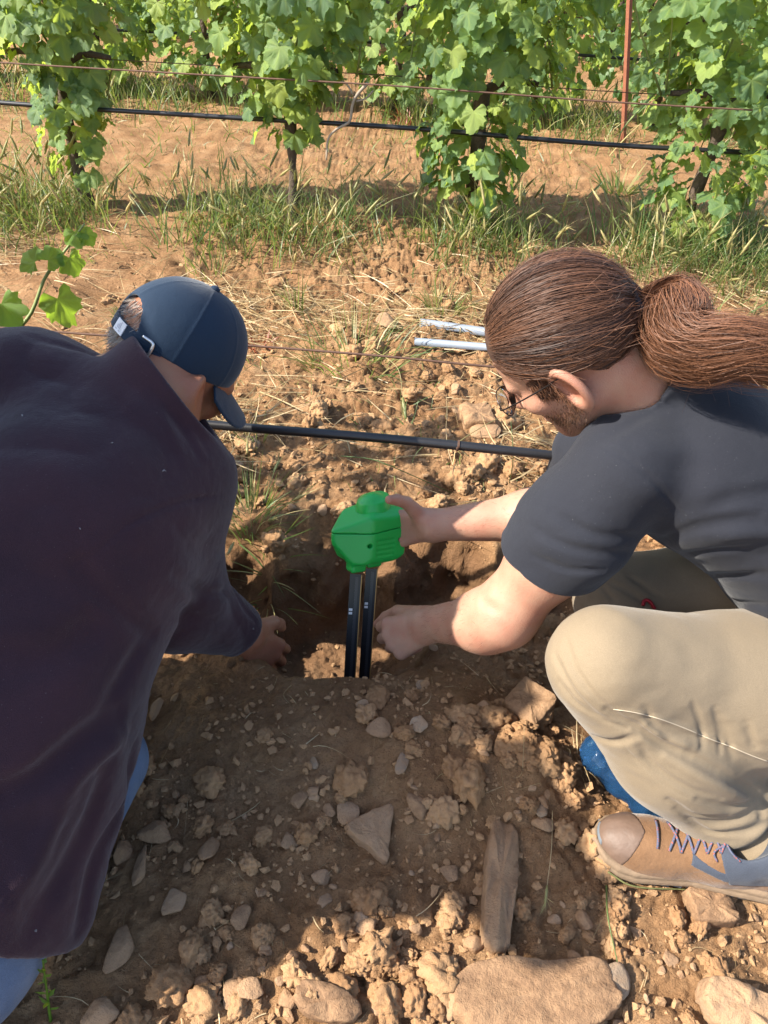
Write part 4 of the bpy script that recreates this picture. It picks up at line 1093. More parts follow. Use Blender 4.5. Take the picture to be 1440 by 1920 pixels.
for nm_, rg, th, mt in (('toe_cap', r_toe, 0.0016, 'toecap'), ('toe_rand', r_rand, 0.0026, 'outsole'), ('side_panel', r_side, 0.0014, 'shoe_blue'), ('collar', r_coll, 0.0016, 'shoe_blue')):
    v, f = polygonize(lambda P: panel(P, rg, th), S0 - V3(.24, .12, 0.02), S0 + V3(.24, .12, .18), 0.0022, newton=0)
    if len(v): part(nm_, mesh_np(nm_, v, f, True, MAT[mt]), shoe)
lug = MB()
for k, x in enumerate(np.linspace(-0.145, 0.14, 15)):
    for sy in (-1, 1):
        wdt = float(outl(np.array(x))); c = sp_(x, sy * (wdt - 0.006) - 0.005, 0.007 + float(0.016 * np.clip((x - 0.08) / 0.08, 0, 1) ** 2))
        hx, hy, hz = 0.0068, 0.010, 0.006
        vv = np.array([c + SRm @ np.array((a * hx * (1 - .12 * (cz < 0)), b * hy, cz * hz)) for a in (-1, 1) for b in (-1, 1) for cz in (-1, 1)])
        lug.add(vv, np.array([[0, 1, 3, 2], [4, 6, 7, 5], [0, 4, 5, 1], [2, 3, 7, 6], [0, 2, 6, 4], [1, 5, 7, 3]]))
part('outsole', lug.mesh('outsole', MAT['outsole'], False), shoe)
def shoe_hit(x, y):   # top surface
    zz = 0.15
    for _ in range(60):
        s = float(upper(sp_(x, y, zz)[None].astype(np.float32))[0])
        if s < 0.0004: break
        zz -= max(s * 0.7, 0.0003)
        if zz < 0.03: break
    return sp_(x, y, zz + 0.0018)
xs = np.linspace(0.068, -0.022, 6)
for k, x in enumerate(xs):
    y0, y1 = -0.026, 0.022
    for (ya, yb, xa, xb) in ((y0, y1, x, x - (0.018 if k else 0.0)), (y1, y0, x, x - (0.018 if k else 0.0))):
        if k == 0 and ya > yb: continue
        pts = [shoe_hit(xa + (xb - xa) * s, ya + (yb - ya) * s) + SU * 0.0015 * math.sin(math.pi * s) for s in np.linspace(0, 1, 9)]
        part('lace', mesh_np('lace', *tube(pts, 0.0021, 6), True, MAT['lace']), shoe)
for k, (a, b, c_) in enumerate((((-0.03, 0.010), (-0.035, 0.022), (-0.050, 0.030)), ((-0.028, 0.010), (-0.012, 0.022), (-0.018, 0.031)))):
    pts = smooth_path([shoe_hit(*a), shoe_hit(*b) + SU * 0.004, shoe_hit(*c_)], 14)
    part('lace_end', mesh_np('lace_end', *tube(pts, 0.0017, 6), True, MAT['lace']), shoe)
print('shoe', time.time() - T0)
# far shoe, mostly hidden behind the legs: same make
S0_keep = S0
dS = V3(0.14, 0.36, 0)
for ch in [shoe] + [c for c in bpy.data.objects if c.parent is shoe and c.name.split('.')[0] in ('midsole', 'outsole', 'toe_cap', 'collar')]:
    o = ch.copy(); COL.objects.link(o)
    if ch is shoe:
        sh2 = o; o.parent = RM; o.location = ch.location + Vector(dS); o['label'] = 'far shoe behind the near leg'
    else: o.parent = sh2
# ------------------------------------------------------------------ the man on the left
LM = empty('person', (-0.45, 0.5, 0.0), 'person in plum fleece jacket and navy cap bending over the hole', 'person')
LH = J(332, 676, 1.09)
lf = nrm((0.61, 0.47, -0.62)); lu0 = np.array((0.42, 0.20, 0.88)); lu = nrm(lu0 - lf * (lu0 @ lf)); lr = np.cross(lf, lu)
LRm = np.stack([lr, lf, lu], 1); LS_ = 1.02
def ld(x, y, z): return LH + LRm @ (np.array((x, y, z)) * LS_)
NK = J(275, 745, 1.01); NKD = J(288, 755, 1.045)
LSH = J(60, 735, 1.02); RSH = J(318, 922, 0.965); REL = J(315, 1120, 0.93); RWR = J(462, 1190, 1.00)
LEL = V3(-0.64, 1.14, 0.38); LWR = V3(-0.55, 1.22, 0.12)
MID = J(120, 1010, 0.84); WST = J(-5, 1300, 0.65); LPV = V3(-0.60, 0.44, 0.15)
handLm = hand_parts(RWR, J(524, 1252, 1.03) - RWR, (0.35, -0.65, 0.6), (0.6, 0.5, 0.35),
                    [(0.35, 0.4, 0.3), (0.3, 0.4, 0.3), (0.3, 0.45, 0.3), (0.3, 0.45, 0.3)], size=1.15, spread=0.08)
def body_l(P):
    d = within(P, LH - 0.17, LH + 0.17, lambda Q: head_field(Q, LH, LRm, LS_, 0.85, 0.008))
    d = smin(d, s_cone(P, ld(-0.004, -0.045, -0.065), NKD, 0.048, 0.056), 0.012)
    t = s_cone(P, NK, MID, 0.075, 0.10); t = smin(t, s_chain(P, [LSH, NK, RSH], [0.055, 0.06, 0.055], .04), 0.04)
    d = smin(d, t, 0.02)
    a = s_chain(P, [RSH, REL, RWR], [0.055, 0.048, 0.032], 0.03)
    a = smin(a, within(P, *hbox(handLm), lambda Q: hand_field(Q, handLm)), 0.02)
    return smin(d, a, 0.02)
v, f = polygonize(body_l, (-0.72, 0.66, -0.22), (-0.10, 1.32, 0.86), 0.0040)
me = mesh_np('body', v, f, True, MAT['skin_old']); attr(me, 'red', np.exp(-(np.linalg.norm(v - ld(0.079, -0.01, -0.02), axis=1) / 0.03) ** 2) * 0.6)
part('body', me, LM)
print('lbody', len(v), time.time() - T0)

cufd = nrm(RWR - REL)
spine = nrm(NK - MID)
coln = nrm((0.72, 0.42, 0.42)); CN = J(334, 730, 1.015); CW = nrm(J(432, 890, 0.99) - J(225, 597, 1.04))
def fl_base(P):
    t = s_chain(P, [NK + V3(-.01, -.05, -.08), MID, WST, LPV + V3(.03, .02, .06)], [0.13, 0.185, 0.185, 0.19], 0.08)
    t = smin(t, s_chain(P, [LSH, NK + V3(-.02, -.02, -.055), RSH], [0.098, 0.088, 0.098], 0.05), 0.07)
    a = s_chain(P, [RSH, RSH * .45 + REL * .55 + V3(-.01, -.0, 0), REL, RWR - cufd * 0.015], [0.100, 0.096, 0.088, 0.056], 0.04)
    t = smin(t, a, 0.045)
    b = s_chain(P, [LSH, LEL, LWR], [0.095, 0.075, 0.05], 0.03)
    t = smin(t, b, 0.04)
    sk = s_cone(P, J(160, 1330, 0.70), J(40, 1720, 0.43), 0.08, 0.09)                 # hanging skirt of the jacket
    t = smin(t, sk, 0.06)
    return t
FL_C = []
_hd = nrm(J(170, 1787, 0.39) - J(0, 1742, 0.37)); HEMN = V3(-0.2, -0.45, -0.85); HEMN = nrm(HEMN - _hd * (HEMN @ _hd))
c0 = NK + coln * 0.0
def fleece(P):
    d = fl_base(P)
    d = d + 0.006 * vnoise(P * np.array((1, 1, 1.5), np.float32), 7.5, 21) + 0.0036 * (1 - 2 * np.abs(vnoise(P * np.array((1.3, 1.3, 0.7), np.float32), 11, 22))) + 0.0006 * vnoise(P, 140, 23)
    for pts, r, a in FL_C: d = crease(P, d, pts, r * 0.85, a * 1.4)
    # stand-up collar
    ci = s_cone(P, CN - coln * 0.045, CN + coln * 0.20, 0.072, 0.096, (CW, 1.22)); co = s_cone(P, CN - coln * 0.07, CN + coln * 0.08, 0.084, 0.090, (CW, 1.22))
    top = s_plane(P, CN, coln)
    d = smin(d, smax(co, top, 0.006), 0.014)
    d = smax(d, -ci, 0.005)
    d = np.where(np.linalg.norm(P - CN.astype(np.float32), axis=1) < 0.135, smax(d, top - 0.001, 0.004), d)
    d = smax(d, -s_cone(P, RWR - cufd * 0.045, RWR + cufd * 0.05, 0.043, 0.047), 0.004)
    d = smax(d, s_plane(P, RWR - cufd * 0.022, cufd) + np.where(np.linalg.norm(P - RWR.astype(np.float32), axis=1) < 0.12, 0, -1.0), 0.006)
    hem = s_plane(P, J(110, 1778, 0.385), HEMN)
    return smax(d, hem, 0.008)
for px, r, a in [
    ([(60, 628), (150, 655), (230, 690), (290, 735)], 0.012, 0.006), ([(190, 612), (260, 660), (310, 730), (345, 800)], 0.010, 0.007),
    ([(120, 640), (190, 690), (240, 740), (300, 800)], 0.02, -0.005),
    ([(180, 1040), (240, 985), (330, 945), (425, 925)], 0.004, 0.004),                # armhole seam
    ([(150, 1060), (185, 1105), (240, 1150), (290, 1190)], 0.012, 0.022), ([(390, 1055), (415, 1060), (440, 1048)], 0.008, 0.007),
    ([(330, 1080), (390, 1112), (440, 1108)], 0.010, 0.008), ([(360, 1010), (410, 1035), (438, 1030)], 0.010, 0.005),
    ([(440, 1105), (460, 1140), (480, 1165)], 0.006, 0.007), ([(300, 1130), (370, 1160), (440, 1170)], 0.014, 0.005),
    ([(15, 1485), (80, 1450), (150, 1390), (220, 1340)], 0.016, 0.020), ([(100, 1500), (160, 1440), (230, 1380)], 0.014, -0.010),
    ([(150, 1740), (180, 1620), (235, 1500), (255, 1400)], 0.014, 0.014), ([(60, 1740), (120, 1640), (170, 1540), (200, 1440)], 0.018, 0.012),
    ([(200, 1650), (240, 1520), (268, 1400)], 0.010, -0.007), ([(20, 1690), (70, 1600), (120, 1500)], 0.018, -0.010),
    ([(275, 1200), (240, 1260), (200, 1330)], 0.014, 0.010), ([(20, 1240), (100, 1230), (170, 1190)], 0.025, 0.012)]:
    p = hits(fl_base, px)
    if len(p) > 1: FL_C.append((p, r, a))
for px, r, a in [([(243, 628), (300, 690), (345, 765), (392, 850)], 0.006, 0.0035), ([(228, 640), (285, 705), (330, 780), (375, 860)], 0.008, 0.004), ([(215, 660), (265, 715), (312, 795), (352, 868)], 0.010, -0.003)]:
    p = hits(fleece, px)
    if len(p) > 1: FL_C.append((p, r, a))
v, f = polygonize(fleece, (-0.90, 0.14, -0.02), (-0.12, 1.36, 0.86), 0.0050)
fl = part('fleece_jacket', mesh_np('fleece_jacket', v, f, True, MAT['fleece']), LM)
lint = MB()
for px in ((42, 780), (308, 883), (388, 1022), (372, 1148), (475, 1178), (233, 1510), (67, 1745), (150, 990), (210, 830)):
    p = hit(fleece, *px)
    if p is not None:
        k_ = rng.normal(size=(4, 3)) * 0.0010; lint.add(*tube(smooth_path(p + k_ - ray(*px) * 0.0012, 8), 0.0005, 4))
part('lint', lint.mesh('lint', MAT['lint']), LM)
print('fleece', len(v), time.time() - T0)
# jeans
LKN = J(188, 1430, 0.70); LAN = V3(-0.47, 0.56, 0.08); LHP = V3(-0.54, 0.46, 0.16)
def jeans(P):
    d = s_chain(P, [LHP, LKN, LAN], [0.12, 0.075, 0.065], 0.02)
    d = smin(d, s_chain(P, [V3(-0.68, 0.46, 0.16), V3(-0.64, 0.85, 0.16), V3(-0.66, 0.50, 0.07)], [0.12, 0.08, 0.065], 0.03), 0.03)
    d = smin(d, s_ell(P, V3(-0.59, 0.38, 0.14), (0.16, 0.13, 0.13)), 0.05)
    d = d + 0.003 * vnoise(P, 18, 31)
    return smax(d, s_plane(P, (0, 0, 0.03), (0, 0, -1)), 0.01)
v, f = polygonize(jeans, (-0.86, 0.12, 0.0), (-0.2, 1.0, 0.46), 0.006)
part('jeans', mesh_np('jeans', v, f, True, MAT['denim']), LM)
print('jeans', len(v), time.time() - T0)
# cap
cap_in = LS_
def cap_shell(P):
    q = ((P - LH.astype(np.float32)) @ LRm.astype(np.float32)) / LS_
    d = s_ell(q, (0, -0.010, 0.030), (0.087, 0.109, 0.100))
    d = d - 0.0009 * np.clip(1 - np.abs(np.sin(3 * np.arctan2(q[:, 0], q[:, 1] + 0.01))) * 14, -1, 1) * 0.5
    d = d + 0.0016 * vnoise(q, 22, 41)
    low = -(q[:, 2] - (0.014 - 0.06 * q[:, 1]))                     # brim line
    d = smax(d, low, 0.003)
    inn = s_ell(q, (0, -0.010, 0.030), (0.0795, 0.1015, 0.0925))
    d = smax(d, -inn, 0.0015)
    # opening above the strap at the back
    op = np.maximum(np.sqrt((q[:, 0] / 0.95) ** 2 + (q[:, 2] - 0.026) ** 2) - 0.040, q[:, 1] + 0.02)
    op = np.maximum(op, -(q[:, 2] - 0.026))
    d = smax(d, -op, 0.002)
    return d * LS_
v, f = polygonize(cap_shell, LH - 0.16, LH + 0.16, 0.0027)
cp = part('cap', mesh_np('cap', v, f, True, MAT['cap']), LM)
def visor(P):
    q = ((P - LH.astype(np.float32)) @ LRm.astype(np.float32)) / LS_
    bend = q[:, 2] + 4.2 * q[:, 0] ** 2 + 0.55 * (q[:, 1] - 0.08) - 0.006
    out = np.sqrt((q[:, 0] / 0.92) ** 2 + ((q[:, 1] - 0.055)) ** 2) - 0.105
    e = np.sqrt((q[:, 0] / 0.80) ** 2 + ((q[:, 1] + 0.01)) ** 2) - 0.100
    d = np.maximum(np.abs(bend) * 0.8 - 0.0022, np.maximum(out, -e))
    return np.maximum(d, 0.03 - q[:, 1]) * LS_
v, f = polygonize(visor, LH - 0.22, LH + 0.22, 0.0020, newton=0)
part('visor', mesh_np('visor', v, f, True, MAT['cap']), cp)
q = [ld(*p) for p in [(0.0, 0.0, 0.1305), (0, 0, 0.1305)]]
bt = MB(); bt.add(*tube([ld(0, -0.010, 0.128), ld(0, -0.010, 0.132), ld(0, -.010, .135)], [0.008, 0.0075, 0.003], 10)); part('button', bt.mesh('button', MAT['cap']), cp)
# strap, tag, buckle at the back
def rim(a, z, r=1.0): return ld(0.0865 * r * math.sin(a), -0.010 - 0.1085 * r * math.cos(a), z)
def band(a0, a1, z0, z1, r, th, n=24):
    v = []; 
    for k in range(n):
        a = a0 + (a1 - a0) * k / (n - 1)
        for rr, z in ((r, z0), (r + th, z0), (r + th, z1), (r, z1)): v.append(rim(a, z, rr))
    f = []
    for k in range(n - 1):
        for j in range(4): f.append((4 * k + j, 4 * k + (j + 1) % 4, 4 * k + 4 + (j + 1) % 4, 4 * k + 4 + j))
    f += [(3, 2, 1, 0), (4 * n - 4, 4 * n - 3, 4 * n - 2, 4 * n - 1)]
    return np.array(v), np.array(f)
part('strap', mesh_np('strap', *band(-0.62, 0.95, 0.006, 0.027, 0.975, 0.018), False, MAT['cap']), cp)
tg = part('tag', mesh_np('tag', *band(0.00, 0.26, 0.007, 0.026, 0.994, 0.014, 8), False, MAT['white_tag']), cp, 'small white woven tag with a grey three bar mark')
mk = MB()
for k, (a, hh) in enumerate(((0.09, 0.005), (0.125, 0.008), (0.16, 0.011))):
    p0, p1, p2, p3 = rim(a, 0.0135, 1.0105), rim(a + 0.022, 0.0135, 1.0105), rim(a + 0.004, 0.0135 + hh, 1.0105), rim(a - 0.018, 0.0135 + hh, 1.0105)
    mk.add(np.array([p0, p1, p2, p3]), np.array([[0, 1, 2, 3]]))
mk.add(np.array([rim(0.05, 0.0100, 1.0105), rim(0.20, 0.0100, 1.0105), rim(0.20, 0.0118, 1.0105), rim(0.05, 0.0118, 1.0105)]), np.array([[0, 1, 2, 3]]))
part('mark', mk.mesh('mark', MAT['tag_mark'], False), cp)
bk = [rim(0.60, 0.0295, 1.02), rim(0.76, 0.0295, 1.02), rim(0.80, 0.024, 1.02), rim(0.80, 0.010, 1.02), rim(0.76, 0.004, 1.02), rim(0.60, 0.004, 1.02)]
part('buckle', mesh_np('buckle', *tube(smooth_path(bk, 40), 0.0024, 8), True, MAT['steel']), cp)
# grey hair at the nape
S = 4200; a = rng.uniform(-1.9, 1.9, S); z = rng.uniform(-0.055, 0.06, S)
k = np.linspace(0, 1, 5)[None, :, None]
dirs = np.stack([0.073 * np.sin(a), -0.012 - 0.094 * np.cos(a), z], 1); dirs[:, 0] *= 1 - 0.5 * np.clip(-z / 0.1, 0, 1); dirs[:, 1] += 0.10 * np.clip(-z / 0.1, 0, 1) ** 1.3 * np.cos(a).clip(0)
root = LH + dirs @ LRm.T * LS_
gd = (np.stack([0.5 * np.sin(a), -0.5 * np.cos(a), np.full(S, -0.9)], 1) + rng.normal(0, .25, (S, 3))) @ LRm.T
P = root[:, None, :] + gd[:, None, :] * k * 0.016
ins = body_l(root.astype(np.float32)); ok = (np.abs(ins) < 0.010) & ((z < 0.004) | (np.abs(a) < 0.45))
part('hair', strands(P[ok], np.linspace(0.0005, 0.0002, 5)[None, :], rng.random(ok.sum()), 'hair', MAT['grey_hair']), LM)
print('cap', time.time() - T0)
# ------------------------------------------------------------------ the green soil probe
MAT['green'] = simple('green_plastic', (0.010, 0.38, 0.062), 0.36, vary=0.05, scale=8, bump=0.0003, bscale=900)
MAT['probe'] = simple('black_probe_board', (0.012, 0.014, 0.018), 0.35, vary=0.2, scale=40)
MAT['gold'] = simple('gold_board_edge', (0.45, 0.27, 0.09), 0.5, 0.3)
MAT['white_print'] = simple('white_print', (0.6, 0.62, 0.65), 0.6)
DC = J(687, 992, 1.165); DSC = 1.07
dup = nrm((0.025, 0.40, 0.91)); de1 = np.array((0.77, 0.60, 0.05)); de1 = nrm(de1 - dup * (de1 @ dup)); de2 = np.cross(de1, dup)   # along, up, towards the camera
DRm = np.stack([de1, de2, dup], 1)
DEV = empty('soil_moisture_probe', DC - V3(0, 0, 0.39), 'bright green soil moisture probe with two black prongs held upright in the hole', 'soil probe')
def dq(P): return (P - DC.astype(np.float32)) @ DRm.astype(np.float32) / np.float32(DSC)
def dpt(a, b, c): return DC + DRm @ np.array((a, b, c)) * DSC
def dbody(q):
    def pl_(n, p): n = nrm(n); return q @ n.astype(np.float32) - float(n @ np.array(p))
    d = None
    for n, p in (((1, 0, 0), (0.064, 0, 0)), ((-1, 0, 0), (-0.074, 0, 0)), ((0, 1, 0), (0, 0.044, 0)), ((0, -1, 0), (0, -0.044, 0)), ((0, 0, 1), (0, 0, 0.046)), ((0, 0, -1), (0, 0, -0.060)),
                 ((-0.50, 0, 0.86), (-0.072, 0, 0.004)), ((-0.80, 0, -0.62), (-0.072, 0, -0.022)), ((0.62, 0, -0.8), (0.064, 0, -0.046)), ((-0.62, 0.78, 0), (-0.012, 0.046, 0)), ((-0.62, -0.78, 0), (-0.030, -0.044, 0)),
                 ((0, 0.8, -0.6), (0, 0.044, -0.050)), ((0, -0.8, -0.6), (0, -0.044, -0.050)), ((0, 0.55, 0.83), (0, 0.044, 0.033)), ((0, -0.55, 0.83), (0, -0.044, 0.033))):
        e = pl_(n, p); d = e if d is None else smax(d, e, 0.006)
    return d
def seamz(q): return q[:, 2] - 0.006 - 0.10 * q[:, 0]
def housing(P):
    q = dq(P); d = dbody(q); d = smax(d, seamz(q) + 0.0007, 0.0014)
    for a, b in ((-0.022, 0.006), (0.022, -0.006)):
        d = smin(d, s_box(q, (a, b, -0.060), (0.0165, 0.0135, 0.020), 0.006), 0.008)
    for k in range(4):
        z = -0.012 - 0.0095 * k
        d = d + 0.0026 * np.exp(-(s_cone(q, (0.000, 0.044, z), (0.034, 0.044, z), 0, 0) / 0.0026) ** 2)
    for a, z in ((-0.016, -0.020), (0.050, -0.014)):
        d = smax(d, -s_cone(q, (a, 0.03, z), (a, 0.06, z), 0.0042, 0.0042), 0.002)
    return d
def lid(P):
    q = dq(P); d = smax(dbody(q) - 0.0008, -(seamz(q) - 0.0007), 0.0016); return d
def knob(P):
    q = dq(P); ax = nrm((-0.10, 0.0, 1.0))
    d = s_cone(q, (0.012, 0, 0.02), (0.012, 0, 0.12), 0.031, 0.0265)
    d = smax(d, q @ nrm((-0.30, 0.04, 1.0)).astype(np.float32) - 0.0550, 0.0018)
    d = smin(d, s_cone(q, (0.012, 0, 0.038), (0.012, 0, 0.040), 0.033, 0.031), 0.006)
    return smax(d, -(q[:, 2] - 0.03), 0.001)
for nm_, fn in (('housing', housing), ('lid', lid), ('knob', knob)):
    v, f = polygonize(fn, DC - 0.115, DC + 0.115, 0.0022)
    part(nm_, mesh_np(nm_, v, f, True, MAT['green']), DEV)
def boxm(c, R, half):
    vv = np.array([c + R @ (np.array((a, b, cz)) * half) for a in (-1, 1) for b in (-1, 1) for cz in (-1, 1)])
    return vv, np.array([[0, 1, 3, 2], [4, 6, 7, 5], [0, 4, 5, 1], [2, 3, 7, 6], [0, 2, 6, 4], [1, 5, 7, 3]])
rodx = np.array((0.95, 0.06, 0)); rodx = nrm(rodx - dup * (rodx @ dup)); rody = np.cross(dup, rodx); RR = np.stack([rodx, -rody, dup], 1)
for k, (a, b, L_) in enumerate(((-0.022, 0.006, 0.165), (0.022, -0.006, 0.165))):
    c = dpt(a, b, -0.075 - L_)
    rod = part('prong', mesh_np('prong', *boxm(c, RR, np.array((0.0115, 0.0022, L_))), False, MAT['probe']), DEV)
    link('edge', mesh_np('edge', *boxm(c + RR @ np.array((0.0125, 0, 0.012)), RR, np.array((0.0009, 0.0019, L_ - 0.014))), False, MAT['gold']), rod)
    mk = MB(); 
    for z in (0.078, 0.086): mk.add(*boxm(c + RR @ np.array((-0.006, 0.0026, z)), RR, np.array((0.0036, 0.0003, 0.0026))))
    link('print', mk.mesh('print', MAT['white_print'], False), rod)
    link('trace', mesh_np('trace', *boxm(c + RR @ np.array((0.003, 0.0025, 0)), RR, np.array((0.003, 0.0003, L_ * .96))), False, simple('trace_board', (0.035, 0.038, 0.045), .3)), rod)
print('device', time.time() - T0)
# ------------------------------------------------------------------ vegetation materials
def leaf_mat(name, stops, trans, back=0.45, scale=45):
    m = NT(name); oi = m.n('ObjectInfo').outputs['Random']; va = m.at('var')
    k = m.math('FRACT', m.math('ADD', oi, va)); co = m.co()
    c = m.ramp(k, stops)
    c = m.mix(c, tuple(np.array(stops[-1][1]) * 1.25), m.math('MULTIPLY', m.at('vein'), 0.5))
    c = m.mix(c, tuple(np.array(stops[0][1]) * 0.7), m.ramp(m.noise(scale, 4, 0.6), [(0.55, 0.0), (0.8, 0.35)]))
    m.col(c); m.set(Roughness=0.42, Specular_IOR_Level=0.45)
    m.bump(m.noise(scale * 2.2, 3), 0.004, 0.5)
    t = m.n('BsdfTranslucent'); mx = m.n('MixShader'); mx.inputs[0].default_value = back
    tc = m.mix(c, trans, 0.8); m.l(tc, t.inputs[0])
    m.l(m.b.outputs[0], mx.inputs[1]); m.l(t.outputs[0], mx.inputs[2]); m.l(mx.outputs[0], m.out.inputs['Surface'])
    return m.m
MAT['leaf'] = leaf_mat('vine_leaf', [(0.0, (0.075, 0.150, 0.070)), (0.4, (0.120, 0.215, 0.085)), (0.68, (0.195, 0.30, 0.090)), (1.0, (0.33, 0.40, 0.080))], (0.50, 0.62, 0.07), 0.5)
MAT['young_leaf'] = leaf_mat('young_vine_leaf', [(0.0, (0.09, 0.20, 0.03)), (1.0, (0.16, 0.28, 0.04))], (0.38, 0.55, 0.04), 0.5)
MAT['grass'] = leaf_mat('green_grass', [(0.0, (0.05, 0.10, 0.03)), (0.4, (0.10, 0.155, 0.045)), (0.65, (0.19, 0.20, 0.075)), (1.0, (0.38, 0.31, 0.15))], (0.30, 0.40, 0.06), 0.35)
MAT['straw'] = leaf_mat('dry_straw', [(0.0, (0.26, 0.18, 0.085)), (0.5, (0.42, 0.31, 0.16)), (1.0, (0.56, 0.45, 0.27))], (0.55, 0.42, 0.2), 0.25)
MAT['ear'] = leaf_mat('barley_ear', [(0.0, (0.20, 0.22, 0.08)), (0.6, (0.36, 0.31, 0.13)), (1.0, (0.48, 0.38, 0.18))], (0.5, 0.45, 0.18), 0.35)
MAT['weed_red'] = leaf_mat('red_sorrel', [(0.0, (0.22, 0.06, 0.03)), (1.0, (0.36, 0.12, 0.06))], (0.4, 0.12, 0.06), 0.3)
MAT['bark'] = simple('vine_bark', (0.075, 0.052, 0.038), 0.95, vary=0.45, scale=28, bump=0.01, bscale=60)
MAT['shoot'] = simple('green_shoot', (0.16, 0.20, 0.06), 0.6, vary=0.3, scale=10)
MAT['cane'] = simple('grey_cane', (0.30, 0.24, 0.18), 0.85, vary=0.3, scale=25)
MAT['wire'] = simple('rusty_wire', (0.115, 0.062, 0.042), 0.75, 0.3, vary=0.4, scale=60)
MAT['pipe'] = simple('black_polythene', (0.012, 0.012, 0.014), 0.38, vary=0.3, scale=20)
MAT['rust'] = simple('rusty_steel_post', (0.24, 0.085, 0.045), 0.85, 0.1, vary=0.35, scale=25, bump=0.002, bscale=90)
MAT['galv'] = simple('galvanised_steel', (0.17, 0.20, 0.25), 0.6, 0.2, vary=0.18, scale=18, bump=0.0006, bscale=60)

def leaf_shape(seed):
    r = np.random.default_rng(seed)
    th = np.linspace(-2.55, 2.55, 29)
    lob = 0.66 + 0.34 * np.exp(-(th / 0.45) ** 2) + 0.22 * np.exp(-((np.abs(th) - 1.08) / 0.36) ** 2) + 0.12 * np.exp(-((np.abs(th) - 2.05) / 0.38) ** 2)
    lob *= 1 + 0.055 * np.where(np.arange(29) % 2, 1, -1) + 0.05 * r.normal(size=29)
    P = np.stack([lob * np.sin(th) * 0.62, lob * np.cos(th) * 0.62 + 0.16], 1)
    rings = [0.45, 0.78, 1.0]; v = [(0, 0.06, 0)]; vein = [0.6]
    for s in rings:
        for k in range(29):
            x, y = P[k] * s + np.array((0, 0.06)) * (1 - s)
            z = -0.22 * (x * x) - 0.16 * max(y, 0) ** 2 + 0.05 * math.sin(5 * th[k] + seed) * s + 0.04 * r.normal() * s + 0.12 * abs(x) ** 1.2
            v.append((x, y, z)); vein.append((1 if k in (14, 8, 20, 3, 25) else 0) * (1.1 - s))
    f = []; 
    for k in range(28): f.append((0, 1 + k, 2 + k))
    q = []
    for j in range(2):
        for k in range(28): a = 1 + 29 * j + k; q.append((a, a + 29, a + 30, a + 1))
    return np.array(v), np.array(f), np.array(q), np.array(vein)
LEAFS = []
for k in range(6):
    v, f, q, ve = leaf_shape(500 + k); me = mesh_np('leaf', v, [f, q], True, MAT['leaf']); attr(me, 'vein', ve); LEAFS.append((me, v, f, q, ve))
LOWL = []
for k in range(4):
    v, f, q, ve = leaf_shape(560 + k); rim_ = v[59:88:2]; vv = np.concatenate([v[:1], rim_]); n_ = len(rim_)
    LOWL.append((vv, np.stack([np.zeros(n_ - 1, int), np.arange(1, n_), np.arange(2, n_ + 1)], 1), np.zeros(n_ + 1)))
YLEAF = []
for k in range(2):
    v, f, q, ve = leaf_shape(540 + k); me = mesh_np('leaf', v, [f, q], True, MAT['young_leaf']); attr(me, 'vein', ve); YLEAF.append(me)
r6 = np.random.default_rng(66)
def leaf_frame(nv, drop):
    """rotation with leaf blade normal nv and tip towards drop"""
    z = nrm(nv); y = np.asarray(drop) - z * (np.asarray(drop) @ z); y = nrm(y); x = np.cross(y, z)
    return np.stack([x, y, z], 1)
def leaf_spread(n, cx, cy, prof, zlo, zhi, ry, rr, top_bias=1.0):
    """positions, frames and sizes of leaves around a vine; prof(z) = half width along the row"""
    out = []
    while len(out) < n:
        z = zlo + (zhi - zlo) * rr.random() ** (1 / (1 + top_bias)); w = prof(z)
        if w <= 0 or rr.random() > min(1, w / 0.30): continue
        a = rr.uniform(0, 2 * np.pi); r = math.sqrt(rr.uniform(0.15, 1.0)); dx, dy = w * r * math.cos(a), min(ry, w) * r * math.sin(a)
        p = np.array((cx + dx - 0.0, cy + dy - 0.088 * dx, z))
        nv = np.array((math.cos(a) * 0.7, math.sin(a) * 0.9, rr.uniform(0.15, 1.0))) + rr.normal(size=3) * 0.35
        if nv[1] > 0.2: nv[1] *= 0.5
        drop = np.array((math.cos(a) * 0.4, math.sin(a) * 0.4, -1.0)) + rr.normal(size=3) * 0.35
        out.append((p, leaf_frame(nv, drop), 0.055 + 0.085 * rr.random() ** 1.2))
    return out
def mat4(p, R, s): 
    M = Matrix.Identity(4)
    for i in range(3):
        for j in range(3): M[i][j] = R[i, j] * s
        M[i][3] = p[i]
    return M
